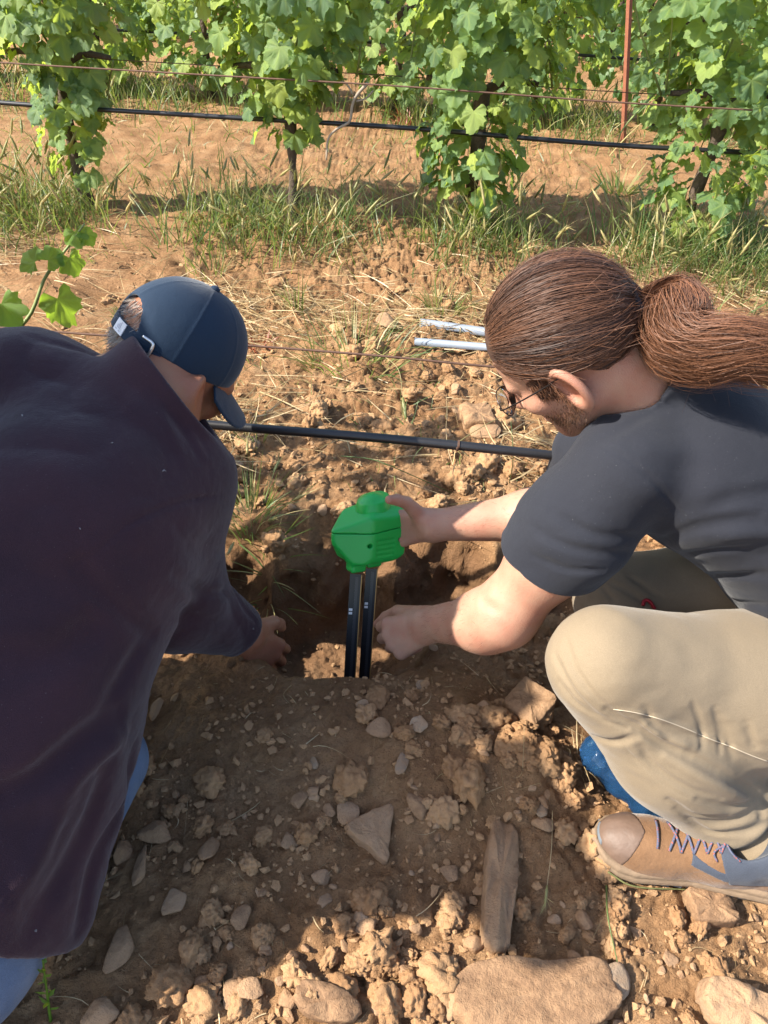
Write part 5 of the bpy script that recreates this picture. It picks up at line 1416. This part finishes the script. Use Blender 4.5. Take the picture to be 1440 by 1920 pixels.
def vine(x, row_y, label, prof, nleaf, zlo=0.18, zhi=1.45, leaf_objs=280, ry=0.26, lean=0.0, shoots=7, seed=0, group='grapevines', size_k=1.0, extra=None, bias=0.35):
    rr = np.random.default_rng(900 + seed); y = row_y - 0.088 * x; gz = float(base_h(np.array([x]), np.array([y]))[0])
    V = empty('grapevine', (x, y, gz), label, 'grapevine', group)
    tp = smooth_path([(x, y, gz - 0.03), (x + 0.02 * rr.normal(), y, gz + 0.2), (x + lean * .6 + 0.02 * rr.normal(), y, gz + 0.42), (x + lean, y, 0.62)], 14)
    tr = np.interp(np.linspace(0, 1, 14), [0, 0.3, 1], [0.034, 0.024, 0.027]) * (1 + 0.14 * rr.normal(size=14))
    part('trunk', mesh_np('trunk', *tube(tp, tr, 9), True, MAT['bark']), V)
    for sgn in (-1, 1):
        ap = smooth_path([(x + lean, y, 0.60), (x + lean + sgn * 0.10, y, 0.645), (x + lean + sgn * 0.22, y - .088 * sgn * .22, 0.64)], 10)
        part('arm', mesh_np('arm', *tube(ap, np.linspace(0.021, 0.010, 10), 7), True, MAT['bark']), V)
    sm = MB()
    for k in range(shoots):
        sx = rr.uniform(-0.34, 0.34); b = np.array((x + lean + sx, y - .088 * sx, 0.63)); up = rr.uniform(0.5, zhi - 0.62) if rr.random() < 0.75 else -rr.uniform(0.1, 0.35)
        e = b + np.array((rr.normal() * 0.14, rr.normal() * 0.14, up)); md = (b + e) / 2 + rr.normal(size=3) * 0.05 + np.array((0, -0.04 if up < 0 else 0, 0.05))
        sm.add(*tube(smooth_path([b, md, e], 9), np.linspace(0.0048, 0.002, 9), 5))
    part('shoots', sm.mesh('shoots', MAT['shoot']), V)
    L = leaf_spread(nleaf, x + lean * 0.5, y, prof, zlo, zhi, ry, rr, bias)
    if extra: L += extra(rr)
    pr = proj(np.array([l[0] for l in L])); vis = (pr[:, 0] > -40) & (pr[:, 0] < 1480) & (pr[:, 1] > -40) & (pr[:, 1] < 1920) & (pr[:, 2] > 0.1)
    order = np.argsort(np.where(vis, pr[:, 2], 100)); mb = MB(); vn = []
    for c, k in enumerate(order):
        p, R, s = L[k]; s = s * size_k
        if c < leaf_objs and vis[k]:
            o = link('leaf', LEAFS[rr.integers(0, 6)][0], V); o.matrix_basis = mat4(p - np.array((x, y, gz)), R, s)
        else:
            v, f, ve = LOWL[rr.integers(0, 4)]; mb.add((v * s) @ R.T + p, f, rr.random())
            vn.append(ve)
    if mb.n:
        me = mb.mesh('foliage', MAT['leaf']); attr(me, 'vein', np.concatenate(vn)); part('foliage', me, V, kind='stuff')
    return V
ROW = [1.20, 3.42, 5.62, 7.85, 10.1, 12.4, 14.8]
def xat(u, v, row):
    """x on row (y = row - .088 x) seen at column u near height given by v"""
    x = 0.0
    for _ in range(6): x = float(J(u, v, row - 0.088 * x)[0])
    return x
P = lambda *kv: (lambda z: float(np.interp(z, kv[0::2], kv[1::2])))
vine(xat(150, 300, ROW[1]), ROW[1], 'narrow grapevine at the far left of the nearer row, leaves hanging low', P(0.08, 0.0, 0.12, 0.12, 0.6, 0.17, 0.8, 0.26, 1.0, 0.4, 1.45, 0.3), 560, lean=0.0, seed=1, size_k=0.9)
vine(xat(548, 340, ROW[1]), ROW[1], 'grapevine with bare lower trunk left of centre in the nearer row', P(0.32, 0.0, 0.36, 0.06, 0.5, 0.17, 0.7, 0.26, 0.9, 0.36, 1.45, 0.32), 540, zlo=0.32, seed=2, size_k=0.9)
vine(xat(885, 340, ROW[1]), ROW[1], 'full grapevine right of centre in the nearer row, leaves down to the weeds', P(0.08, 0.0, 0.12, 0.12, 0.35, 0.20, 0.6, 0.26, 0.8, 0.36, 1.0, 0.45, 1.45, 0.34), 640, zlo=0.10, seed=3, leaf_objs=299, size_k=0.9)
vine(xat(1320, 340, ROW[1]), ROW[1], 'bushy grapevine at the right edge of the nearer row', P(0.08, 0.0, 0.14, 0.14, 0.4, 0.24, 0.7, 0.28, 1.0, 0.42, 1.45, 0.34), 620, zlo=0.10, seed=4, leaf_objs=299, size_k=0.9)
for k, (u, lab) in enumerate(((-60, 'grapevine of the second row at the left edge'), (190, 'grapevine of the second row just right of the narrow vine'), (395, 'grapevine of the second row in the gap at the left'), (560, 'grapevine of the second row behind the bare trunked vine'), (745, 'grapevine of the second row behind the centre'),
                               (1010, 'grapevine of the second row left of the rusty post'), (1240, 'grapevine of the second row right of the rusty post'), (1480, 'grapevine of the second row at the right edge'))):
    vine(xat(u, 150, ROW[2]), ROW[2], lab, P(0.12, 0.0, 0.2, 0.25, 0.35, 0.42, 0.6, 0.52, 1.4, 0.50), 380, zlo=0.12, zhi=1.35, seed=20 + k, leaf_objs=130, shoots=5, ry=0.3, bias=-0.25)
for rw, nv, nl, lab in ((3, 10, 240, 'third'), (4, 12, 200, 'fourth'), (5, 14, 150, 'fifth'), (6, 15, 130, 'sixth')):
    for k, u in enumerate(np.linspace(-60, 1500, nv)):
        vine(xat(u, 40, ROW[rw]), ROW[rw], 'distant grapevine of the %s row back, among its dense foliage' % lab, P(0.05, 0.1, 0.2, 0.5, 0.6, 0.6, 1.4, 0.55), nl, zlo=0.06, zhi=1.35, seed=100 * rw + k, leaf_objs=0, shoots=2,
             ry=0.36, group='vines of the %s row' % lab, size_k=1.2 + 0.12 * (rw - 3), bias=-0.3)
# neighbour in the men's own row, at the left: unseen crown added and shaped to shade the man in the cap
def added_shade_crown(rr):
    out = []
    while len(out) < 4300:
        p = np.array((rr.uniform(-1.30, -0.88), rr.uniform(-0.12, 1.25), rr.uniform(0.50, 1.5)))
        zc = p[2] + 0.865 * (p[0] + 0.9); yc = p[1] - 0.25 * (p[0] + 0.9)            # where its shade line crosses x = -0.9
        a_ = (0.42 < yc < 0.95) and (0.52 < zc < 0.985 + 0.16 * min(max((yc - .52) / .15, 0), 1))
        b_ = (-0.05 < yc < 0.43) and (0.89 + (0.36 - yc) * 0.966 < zc < 1.08)
        c_ = (0.27 < yc < 0.43) and (0.40 < zc < 0.64)
        c_ = c_ or ((0.315 < yc < 0.43) and (0.60 < zc < 0.95))
        if not (a_ or b_ or c_): continue  # added leaves fill only zones that cast the wanted shade, leaving a lit gap
        out.append((p, leaf_frame(np.array((-0.6, -0.2, 0.7)) + rr.normal(size=3) * 0.3, (0.2, 0, -1) + rr.normal(size=3) * 0.5), rr.uniform(0.05, 0.10)))
    return out
own = vine(-1.30, ROW[0], 'grapevine of the near row reaching in from the left, one sunlit young shoot in view, unseen crown added to cast shade', P(0.4, 0.1, 0.7, 0.25, 1.5, 0.3), 60, zlo=0.5, zhi=1.5, seed=7, leaf_objs=0, shoots=4, extra=added_shade_crown)
ox = V3(*own.location)
sp0 = smooth_path([V3(-1.30, 1.33, 0.55), J(-60, 660, 1.40), J(45, 605, 1.46), J(85, 520, 1.50), J(128, 462, 1.52), J(158, 420, 1.53)], 30)
part('young_shoot', mesh_np('young_shoot', *tube(sp0, np.linspace(0.006, 0.0018, 30), 6), True, MAT['shoot']), own)
for (u, v_, y, s, up, dr) in ((0, 565, 1.44, 0.085, (0.2, -0.8, 0.5), (0.3, 0, -1)), (68, 492, 1.49, 0.060, (-0.2, -0.6, 0.7), (-0.8, 0, 0.5)), (88, 490, 1.48, 0.050, (0.3, -0.7, 0.6), (0.7, 0, 0.7)),
                              (105, 555, 1.48, 0.090, (0.75, -0.55, 0.4), (0.2, 0, -1)), (128, 480, 1.51, 0.058, (0.7, -0.6, 0.3), (0.1, 0, -1)), (140, 432, 1.53, 0.050, (0.0, -0.7, 0.7), (0.2, 0, -1)), (158, 436, 1.53, 0.040, (0.6, -0.6, 0.4), (0.5, 0, -1)), (20, 600, 1.45, 0.06, (-.2, -.7, .6), (.2, 0, -1))):
    p = J(u, v_, y); o = link('leaf', YLEAF[int(u) % 2], own); o.matrix_basis = mat4(p - ox, leaf_frame(up, dr), s)
print('vines', time.time() - T0)

# ------------------------------------------------------------------ trellis: wires, drip pipes, posts
def line_obj(name, pts, rad, mat, label, cat, group=None, n=8, parts=()):
    p = smooth_path(pts, 80); root = empty(name, p[0], label, cat, group) if parts else None
    me = mesh_np(name, *tube(p, rad, n), True, mat)
    return link(name, me, None, label, cat, group)
def row_line(row, z, x0, x1, sag=0.0, dx=0):
    xs = np.linspace(x0, x1, 9); return [(x, ROW[row] - 0.088 * x + dx, z + sag * math.sin(5 * x + row)) for x in xs]
near_pipe = [J(-500, 715, 1.27), J(-100, 750, 1.25), J(380, 795, 1.21), J(720, 822, 1.17), J(1065, 857, 1.13), J(1500, 905, 1.09), J(1900, 950, 1.06)]
pipe = line_obj('drip_pipe', near_pipe, 0.0088, MAT['pipe'], 'thick black drip pipe running between the two men', 'pipe', 'drip pipes', 12)
pc_ = smooth_path(near_pipe, 80); k = int(np.argmin(np.abs(proj(pc_)[:, 0] - 862)))
tt_, nn_, bb_ = frames(pc_); an = np.linspace(0, 4 * np.pi, 40)
link('pipe_tie', mesh_np('pipe_tie', *tube(pc_[k] + 0.0100 * (np.cos(an)[:, None] * nn_[k] + np.sin(an)[:, None] * bb_[k]) + np.linspace(-.002, .002, 40)[:, None] * tt_[k], 0.0011, 5), True, MAT['wire']), pipe)
line_obj('trellis_wire', [J(-300, 590, 1.28), J(100, 622, 1.26), J(440, 646, 1.24), J(720, 668, 1.22), J(905, 686, 1.21), J(1300, 720, 1.19), J(1700, 760, 1.17)], 0.0021, MAT['wire'], 'thin rusty wire stretched just above the black pipe behind the two heads', 'wire', 'trellis wires', 6)
line_obj('drip_pipe', row_line(1, 0.462, -3.2, 3.2, 0.006, -0.06), 0.0092, MAT['pipe'], 'black drip pipe along the foot of the nearer vine row', 'pipe', 'drip pipes')
line_obj('trellis_wire', row_line(1, 0.646, -3.2, 3.2, 0.004, -0.24), 0.0034, MAT['wire'], 'rusty wire above the drip pipe of the nearer vine row', 'wire', 'trellis wires', 6)
line_obj('trellis_wire', row_line(1, 0.618, -3.2, 3.2, 0.004, 0.10), 0.002, MAT['wire'], 'thinner rusty wire just behind the wire of the nearer vine row', 'wire', 'trellis wires', 6)
line_obj('drip_pipe', row_line(2, 0.42, -4, 4, 0.01), 0.0092, MAT['pipe'], 'black drip pipe of the second vine row, seen in gaps', 'pipe', 'drip pipes')
line_obj('trellis_wire', row_line(2, 0.62, -4, 4, 0.004), 0.003, MAT['wire'], 'wire of the second vine row near the top edge', 'wire', 'trellis wires', 6)
def post(u0, v0, row, label, h=1.7, lean=0.0, rad=0.016):
    x = xat(u0, v0, ROW[row] - 0.42); y = ROW[row] - 0.42 - 0.088 * x; gz = float(base_h(np.array([x]), np.array([y]))[0])
    a = 0.6; prof_ = np.array([(-rad, -rad), (rad, -rad), (rad, -rad * .55), (-rad * .55, -rad * .55), (-rad * .55, rad), (-rad, rad)])
    ca, sa = math.cos(a), math.sin(a); prof_ = prof_ @ np.array([[ca, sa], [-sa, ca]])
    v = np.concatenate([np.c_[prof_ + (x, y), np.full(6, gz - 0.05)], np.c_[prof_ + (x + lean, y), np.full(6, gz + h)]]); i = np.arange(6); j = (i + 1) % 6
    me = mesh_np('trellis_post', v, [np.stack([i, j, j + 6, i + 6], 1), np.array([[6, 7, 8, 9], [6, 9, 10, 11]])], False, MAT['rust'])
    link('trellis_post', me, None, label, 'post', 'trellis posts')
post(1180, 232, 2, 'rust red angle iron post standing in the second vine row', lean=-0.33, rad=0.012)
post(1100, 60, 4, 'rusty post showing at the top edge, left of the tall one', rad=0.02)
post(1060, 30, 5, 'small distant rusty post at the top edge', rad=0.02)
# bare grey cane hanging on the wire
cx = [J(690, 155, 3.36), J(668, 180, 3.34), J(660, 200, 3.33), J(655, 228, 3.32), J(630, 243, 3.30), J(615, 262, 3.29), J(612, 300, 3.28)]
cn = empty('dry_cane', cx[-1], 'bare grey vine cane hanging from the wire of the nearer row', 'cane')
part('stem', mesh_np('stem', *tube(smooth_path(cx, 30), np.linspace(0.007, 0.004, 30), 6), True, MAT['cane']), cn)
part('twig', mesh_np('twig', *tube(smooth_path([J(640, 152, 3.36), J(652, 160, 3.35), J(662, 178, 3.34)], 10), 0.004, 5), True, MAT['cane']), cn)
part('twig', mesh_np('twig', *tube(smooth_path([J(700, 170, 3.36), J(685, 185, 3.35), J(668, 190, 3.34)], 10), 0.0035, 5), True, MAT['cane']), cn)
# galvanised tubes lying beyond the wire
def steel(u, v, u2, v2, rad, label):
    a = G(u, v, 0.0); b = G(u2, v2, 0.0); a[2] = float(ground_h(a[0], a[1])[0]) + rad * 0.55; b[2] = float(ground_h(b[0], b[1])[0]) + rad + 0.004
    d = nrm(b - a); n = 20; an = np.linspace(0, 2 * np.pi, n, endpoint=False); e1 = nrm(np.cross(d, (0, 0, 1))); e2 = np.cross(d, e1)
    rg = lambda c, r: c + r * (np.cos(an)[:, None] * e1 + np.sin(an)[:, None] * e2)
    v_ = np.concatenate([rg(b, rad), rg(a, rad), rg(a, rad * 0.84), rg(a + d * 0.25, rad * 0.84)]); i = np.arange(n); j = (i + 1) % n
    q = np.concatenate([np.stack([k * n + i, (k + 1) * n + i, (k + 1) * n + j, k * n + j], 1) for k in range(3)])
    link('steel_tube', mesh_np('steel_tube', v_, q, True, MAT['galv']), None, label, 'tube', 'steel tubes on the ground')
steel(787, 612, 1330, 690, 0.0160, 'thick galvanised steel tube lying on the soil behind the ponytailed head')
steel(776, 660, 1250, 700, 0.0130, 'thinner steel tube half buried nearer than the other tube')
print('trellis', time.time() - T0)
# ------------------------------------------------------------------ grass, straw, weeds
r7 = np.random.default_rng(77)
def blades(mb, base, direc, length, width, bend, var, K=5):
    """ribbons: base (N,3), direc (N,3), bend (N,3) added quadratically"""
    N = len(base); k = np.linspace(0, 1, K)
    P = base[:, None] + direc[:, None] * (length[:, None] * k[None])[..., None] + bend[:, None] * (k ** 2)[None, :, None] * length[:, None, None]
    side = np.cross(direc, r7.normal(size=(N, 3))); side /= np.linalg.norm(side, axis=1, keepdims=True) + 1e-9
    w = width[:, None] * np.interp(k, [0, 0.3, 1], [0.8, 1, 0.12])[None]
    v = np.stack([P - side[:, None] * w[..., None], P + side[:, None] * w[..., None]], 2).reshape(-1, 3)
    a = (np.arange(N) * K * 2)[:, None] + (np.arange(K - 1) * 2)[None]
    q = np.stack([a, a + 1, a + 3, a + 2], -1).reshape(-1, 4)
    mb.add(v, q, np.repeat(var, K * 2))
    return P
def unit(a): return a / (np.linalg.norm(a, axis=1, keepdims=True) + 1e-9)
def ears(mb, tips, dirs, L, rad, awn=6):
    for p, d, l in zip(tips, dirs, L):
        d = nrm(d); pts = [p, p + d * l * 0.3, p + d * l * 0.7, p + d * l]
        mb.add(*tube(pts, [rad * 0.5, rad, rad * 0.8, rad * 0.2], 5), r7.random())
        m = awn; b = p + d * (l * r7.random((m, 1))); a = unit(d + r7.normal(size=(m, 3)) * 0.33)
        blades(mb, b, a, r7.uniform(0.5, 1.0, m) * l, np.full(m, rad * 0.10 + 0.0003), r7.normal(size=(m, 3)) * 0.05, r7.random(m), 3)
def patch(xs, ys, lo, hi, wid, lean=0.35, bend=0.4, var=None, mb=None, sink=0.01):
    N = len(xs); b = np.c_[xs, ys, ground_h(xs, ys) - sink]
    d = unit(np.c_[r7.normal(size=(N, 2)) * lean, np.ones(N)])
    return blades(mb, b, d, r7.uniform(lo, hi, N), wid * r7.uniform(0.6, 1.3, N), np.c_[r7.normal(size=(N, 2)) * bend, -r7.random(N) * bend], r7.random(N) if var is None else var)
# weeds at the foot of the vine rows
for row, n, xr_, w, lab in ((1, 9000, 2.6, 0.17, 'weedy grass strip at the foot of the nearer vine row'), (2, 7000, 3.6, 0.24, 'weedy grass at the foot of the second vine row')):
    mb = MB(); x = r7.uniform(-xr_, xr_, n); cl = 0.5 + 0.5 * vnoise(np.c_[x, np.full(n, row * 3.0), np.zeros(n)], 2.6, 9)
    y = ROW[row] - 0.088 * x - 0.08 + w * r7.normal(size=n) - 0.06
    k = r7.random(n) < np.clip(0.12 + 1.5 * (cl - 0.25), 0.1, 1); x, y = x[k], y[k]
    P_ = patch(x, y, 0.06, 0.30, 0.0026 if row == 1 else 0.004, 0.28, 0.35, mb=mb, var=np.clip(r7.random(k.sum()) ** 0.75 * 0.999, 0, 1))
    link('grass', mb.mesh('grass', MAT['grass']), None, lab, 'grass', kind='stuff')
    me = MB(); sel = r7.choice(len(P_), 650 if row == 1 else 200, replace=False)
    ears(me, P_[sel, -1], P_[sel, -1] - P_[sel, -2] + (0, 0, 0.01), r7.uniform(0.05, 0.10, len(sel)), 0.0062, 7)
    link('barley_ears', me.mesh('barley_ears', MAT['ear']), None, 'golden wild barley ears over the ' + lab.split(' at ')[0].replace('weedy ', '') + (' of the nearer row' if row == 1 else ' of the second row'), 'barley', kind='stuff')
# far ground cover
mb = MB(); n = 9000; x = r7.uniform(-9, 9, n); y = r7.uniform(6.3, 17, n); patch(x, y, 0.08, 0.28, 0.006, 0.3, 0.3, mb=mb)
link('grass', mb.mesh('grass', MAT['grass']), None, 'thin grass between the distant vine rows', 'grass', kind='stuff')
mb = MB(); n = 1500; x = r7.uniform(-2.6, 2.6, n); y = r7.uniform(3.7, 5.3, n); patch(x, y, 0.03, 0.12, 0.003, 0.5, 0.4, mb=mb)
link('grass', mb.mesh('grass', MAT['grass']), None, 'sparse grass on the lane between the two nearer vine rows', 'grass', kind='stuff')
# small green blades and dry litter over the lane and round the hole
mb = MB(); n = 2600; x = r7.uniform(-1.7, 1.7, n); y = 1.45 + 1.8 * r7.random(n); cl = vnoise(np.c_[x, y, 0 * x], 3.3, 19); k = cl > 0.12; x, y = x[k], y[k]
patch(x, y, 0.02, 0.085, 0.0017, 0.5, 0.5, mb=mb)
link('grass', mb.mesh('grass', MAT['grass']), None, 'short sparse grass on the sunlit lane beyond the pipe', 'grass', kind='stuff')
mb = MB(); n = 12500; x = r7.uniform(-1.8, 1.8, n); y = 1.38 + 1.85 * r7.random(n) ** 0.8; cl = vnoise(np.c_[x * 0.7, y, 0 * x], 2.3, 29); k = (cl > -0.05) | (r7.random(n) < 0.14); x, y = x[k], y[k]; N = len(x)
b = np.c_[x, y, ground_h(x, y) + 0.013]; a = r7.uniform(0, 2 * np.pi, N); d = unit(np.c_[np.cos(a), np.sin(a) * 0.7, np.abs(r7.normal(size=N)) * 0.16])
blades(mb, b, d, r7.uniform(0.03, 0.20, N), r7.uniform(0.0008, 0.0022, N), np.c_[r7.normal(size=(N, 2)) * 0.2, -0.12 * r7.random(N)], r7.random(N), 5)
link('straw', mb.mesh('straw', MAT['straw']), None, 'dry straw litter strewn over the sunlit lane', 'straw', kind='stuff')
mb = MB(); n = 260; x = r7.uniform(-0.5, 0.75, n); y = r7.uniform(0.3, 1.0, n); b = np.c_[x, y, ground_h(x, y) + 0.004]; a = r7.uniform(0, 6.28, n); d = unit(np.c_[np.cos(a), np.sin(a), 0.12 * np.abs(r7.normal(size=n))])
blades(mb, b, d, r7.uniform(0.015, 0.06, n), r7.uniform(0.0004, 0.0009, n), np.c_[r7.normal(size=(n, 2)) * 0.4, -0.1 * np.ones(n)], r7.random(n), 6)
link('straw', mb.mesh('straw', MAT['straw']), None, 'bits of root and straw on the dug soil', 'straw', kind='stuff')
# single tufts that can be pointed at
def tuft(u, v, n, lo, hi, spread, label, wid=0.0018, mat='grass', lean=0.5, nears=0, z=0.0, toward=(0, 0, 0), cat='grass tuft', var=None):
    g = G(u, v, z); g[2] = float(ground_h(g[0], g[1])[0]); T = empty('grass_tuft', g, label, cat, 'grass tufts'); mb = MB()
    a = r7.uniform(0, 6.28, n); rad = spread * np.sqrt(r7.random(n)); xs, ys = g[0] + rad * np.cos(a), g[1] + rad * np.sin(a)
    b = np.c_[xs, ys, ground_h(xs, ys) - 0.006]; d = unit(np.c_[np.cos(a) * lean * r7.random(n) + toward[0], np.sin(a) * lean * r7.random(n) + toward[1], np.full(n, 0.8 + toward[2])])
    P_ = blades(mb, b, d, r7.uniform(lo, hi, n), wid * r7.uniform(0.6, 1.2, n), np.c_[np.cos(a) * 0.4, np.sin(a) * 0.4, -0.45 * np.ones(n)] * r7.random((n, 1)), r7.random(n) if var is None else np.full(n, var), 7)
    part('blades', mb.mesh('blades', MAT[mat]), T, kind='stuff')
    for k in range(nears):
        me = MB(); ears(me, P_[k:k + 1, -1], P_[k:k + 1, -1] - P_[k:k + 1, -2], [0.045], 0.0042, 12); part('ear', me.mesh('ear', MAT['ear']), T)
    return T
tuft(665, 680, 120, 0.08, 0.24, 0.16, 'spreading green grass tuft on the lane between the two heads', 0.0022, lean=1.0)
tuft(395, 510, 40, 0.05, 0.13, 0.08, 'low green tuft above the navy cap', 0.002)
tuft(785, 462, 90, 0.02, 0.06, 0.06, 'small mossy green clump near the weeds behind the hair', 0.0016, lean=0.9)
tuft(830, 585, 70, 0.05, 0.17, 0.07, 'upright green tuft just left of the brown hair above the tubes', 0.002)
tuft(555, 585, 14, 0.12, 0.28, 0.03, 'few tall green blades right of the navy cap', 0.0024, lean=0.3)
tuft(1400, 470, 90, 0.10, 0.26, 0.12, 'tall grass clump at the right edge above the ponytail', 0.0022, nears=3)
tuft(1230, 440, 110, 0.10, 0.22, 0.12, 'bright green grass clump between the vines above the ponytail', 0.0024)
tuft(470, 985, 90, 0.06, 0.17, 0.06, 'shaded grass tuft with barley ears beside the plum sleeve', 0.0018, nears=6, lean=0.8)
tuft(505, 1040, 30, 0.08, 0.18, 0.05, 'grass blades hanging into the hole beside the sleeve', 0.0020, lean=0.9, toward=(0.15, -0.35, -0.35))
tuft(485, 870, 16, 0.06, 0.14, 0.03, 'thin green blades under the pipe beside the visor', 0.002, lean=0.5)
tuft(1080, 1440, 26, 0.03, 0.09, 0.03, 'dry grass wisp behind the trouser shin', 0.0009, 'straw', lean=1.0, cat='grass wisp')
tuft(1365, 560, 40, 0.08, 0.24, 0.10, 'pale grass stalks behind the ponytail', 0.0012, 'straw', lean=0.8, cat='grass wisp')
tuft(250, 590, 60, 0.03, 0.08, 0.06, 'grey green weed at the left of the navy cap', 0.003)
tuft(760, 240, 40, 0.06, 0.16, 0.05, 'small red sorrel plant on the far lane left of the full vine', 0.004, 'weed_red', cat='weed')
tuft(480, 640, 60, 0.02, 0.06, 0.05, 'low grey and reddish weed right of the navy cap', 0.003, 'weed_red', lean=1.2, cat='weed')
tuft(1160, 365, 40, 0.08, 0.20, 0.08, 'broad leaved weed between the two right vines', 0.006, lean=0.9, cat='weed')
def stalk(pts, rad, label, mat='straw', ear=0.0, lift=0.004, name='grass_stalk', awn=14, leaves=0):
    p = smooth_path(pts, 24)
    T = empty(name, p[0], label, 'grass stalk', 'single stalks'); part('stem', mesh_np('stem', *tube(p, np.linspace(rad, rad * 0.6, 24), 5), True, MAT[mat]), T)
    if ear:
        me = MB(); ears(me, [p[-1]], [p[-1] - p[-2]], [ear], ear * 0.085, awn); part('ear', me.mesh('ear', MAT['ear']), T)
    return T
def gs(u, v, dz=0.012):
    g = G(u, v, 0.02)
    for _ in range(4): g = G(u, v, float(ground_h(g[0], g[1])[0]) + dz)
    return g
stalk([gs(488, 735), gs(530, 752, 0.03), gs(590, 782)], 0.0032, 'thick pale dry stalk lying right of the navy visor')
stalk([gs(640, 855, 0.05), gs(700, 862, 0.09), gs(770, 890, 0.08), gs(870, 935, 0.04)], 0.0016, 'long green stem arching from the pipe towards the wrist', 'grass', 0.05)
stalk([gs(955, 905, 0.0), J(962, 860, 1.32), J(958, 790, 1.34)], 0.0012, 'pale upright stem below the spectacles', 'grass')
stalk([gs(840, 845), gs(880, 815, 0.05), gs(940, 782, 0.04), gs(975, 778, 0.02)], 0.0014, 'bent green stem near the chin of the man in the tee', 'grass')
stalk([gs(1036, 1520), gs(1034, 1590, 0.035), gs(1026, 1660, 0.03)], 0.0008, 'dry barley stalk lying on clods left of the shoe toe', 'straw', 0.03)
stalk([gs(1140, 1635, 0.02), gs(1190, 1662, 0.015), gs(1290, 1668, 0.012)], 0.0018, 'green grass stem lying along the shoe sole', 'grass', 0.03)
stalk([gs(1137, 1660, 0.02), gs(1140, 1720, 0.03), gs(1160, 1815, 0.012)], 0.0016, 'green grass blade hanging down in front of the shoe', 'grass')
stalk([gs(700, 655, 0.10), gs(745, 690, 0.09), gs(755, 745, 0.03)], 0.0016, 'drooping rye grass stem with seed head right of the big tuft', 'grass', 0.08, awn=4)
stalk([gs(980, 1440), gs(982, 1400, 0.03), gs(983, 1362, 0.05)], 0.0007, 'thin upright straw on the sunlit clods', 'straw')
stalk([gs(1430, 480, 0.0), gs(1412, 440, 0.12), gs(1402, 385, 0.2)], 0.0016, 'tall rye grass stem at the right edge', 'grass', 0.09, awn=5)
# seedling at the bottom left
g = gs(95, 1915, 0.0); T = empty('seedling', g, 'small bright green leafy seedling at the bottom left corner', 'seedling')
sp_l = smooth_path([g, J(88, 1860, g[1] + 0.015), J(80, 1800, g[1] + 0.03)], 16); part('stem', mesh_np('stem', *tube(sp_l, np.linspace(0.0022, 0.001, 16), 6), True, MAT['young_leaf']), T)
for k in range(12):
    c = sp_l[3 + k]; a = k * 2.4; d = nrm((math.cos(a), math.sin(a) * 0.6, 0.75)); s = nrm(np.cross(d, (0.1, -1, 0.2))); L_ = 0.022 - 0.0011 * k
    vv = np.array([c, c + d * L_ * .45 + s * 0.0036, c + d * L_, c + d * L_ * .45 - s * 0.0036, c + d * L_ * .5 + nrm(np.cross(d, s)) * 0.0012])
    part('leaf', mesh_np('leaf', vv, np.array([[0, 1, 4], [1, 2, 4], [2, 3, 4], [3, 0, 4]]), True, MAT['young_leaf']), T)
# crumpled blue bottle behind the shin
def bot_mat():
    m = NT('blue_plastic'); m.col((0.10, 0.34, 0.80)); m.set(Roughness=0.04, Transmission_Weight=0.9, IOR=1.33, Specular_IOR_Level=0.8); return m.m
b0, b1 = J(1128, 1432, 0.775), J(1205, 1500, 0.72)
b0[2] = max(b0[2], 0.045); ax = nrm(b1 - b0); pth = np.array([b0 - ax * 0.045, b0 - ax * 0.04, b0 - ax * 0.02, b0, b0 + ax * 0.03, b0 + ax * 0.06, b0 + ax * 0.09, b0 + ax * 0.12, b0 + ax * 0.14, b0 + ax * 0.155, b0 + ax * 0.175, b0 + ax * 0.177])
rd = np.array([0.004, 0.020, 0.034, 0.035, 0.033, 0.035, 0.032, 0.034, 0.026, 0.012, 0.011, 0.002])
pp_ = smooth_path(pth, 60); rr_ = np.interp(np.linspace(0, 1, 60), np.linspace(0, 1, 12), rd); vv, ff = tube(pp_, rr_, 40)
nz = 0.0055 * vnoise(vv, 42, 71) + 0.0035 * np.abs(vnoise(vv, 90, 72)); cc = pp_[np.clip(np.arange(len(vv)) // 40, 0, 59)]; vv = vv + nrm_rows(vv - cc) * nz[:, None]
B = empty('plastic_bottle', (b0[0], b0[1], 0), 'crumpled clear blue plastic bottle lying behind the shin and shoe', 'bottle')
part('bottle_body', mesh_np('bottle_body', vv, ff, True, bot_mat()), B)
part('bottle_cap', mesh_np('bottle_cap', *tube([pth[-1], pth[-1] + ax * 0.002, pth[-1] + ax * 0.014, pth[-1] + ax * 0.015], [0.013, 0.0145, 0.0145, 0.013], 16), False, simple('blue_cap', (0.02, 0.1, 0.5), 0.4)), B)
print('grass', time.time() - T0)
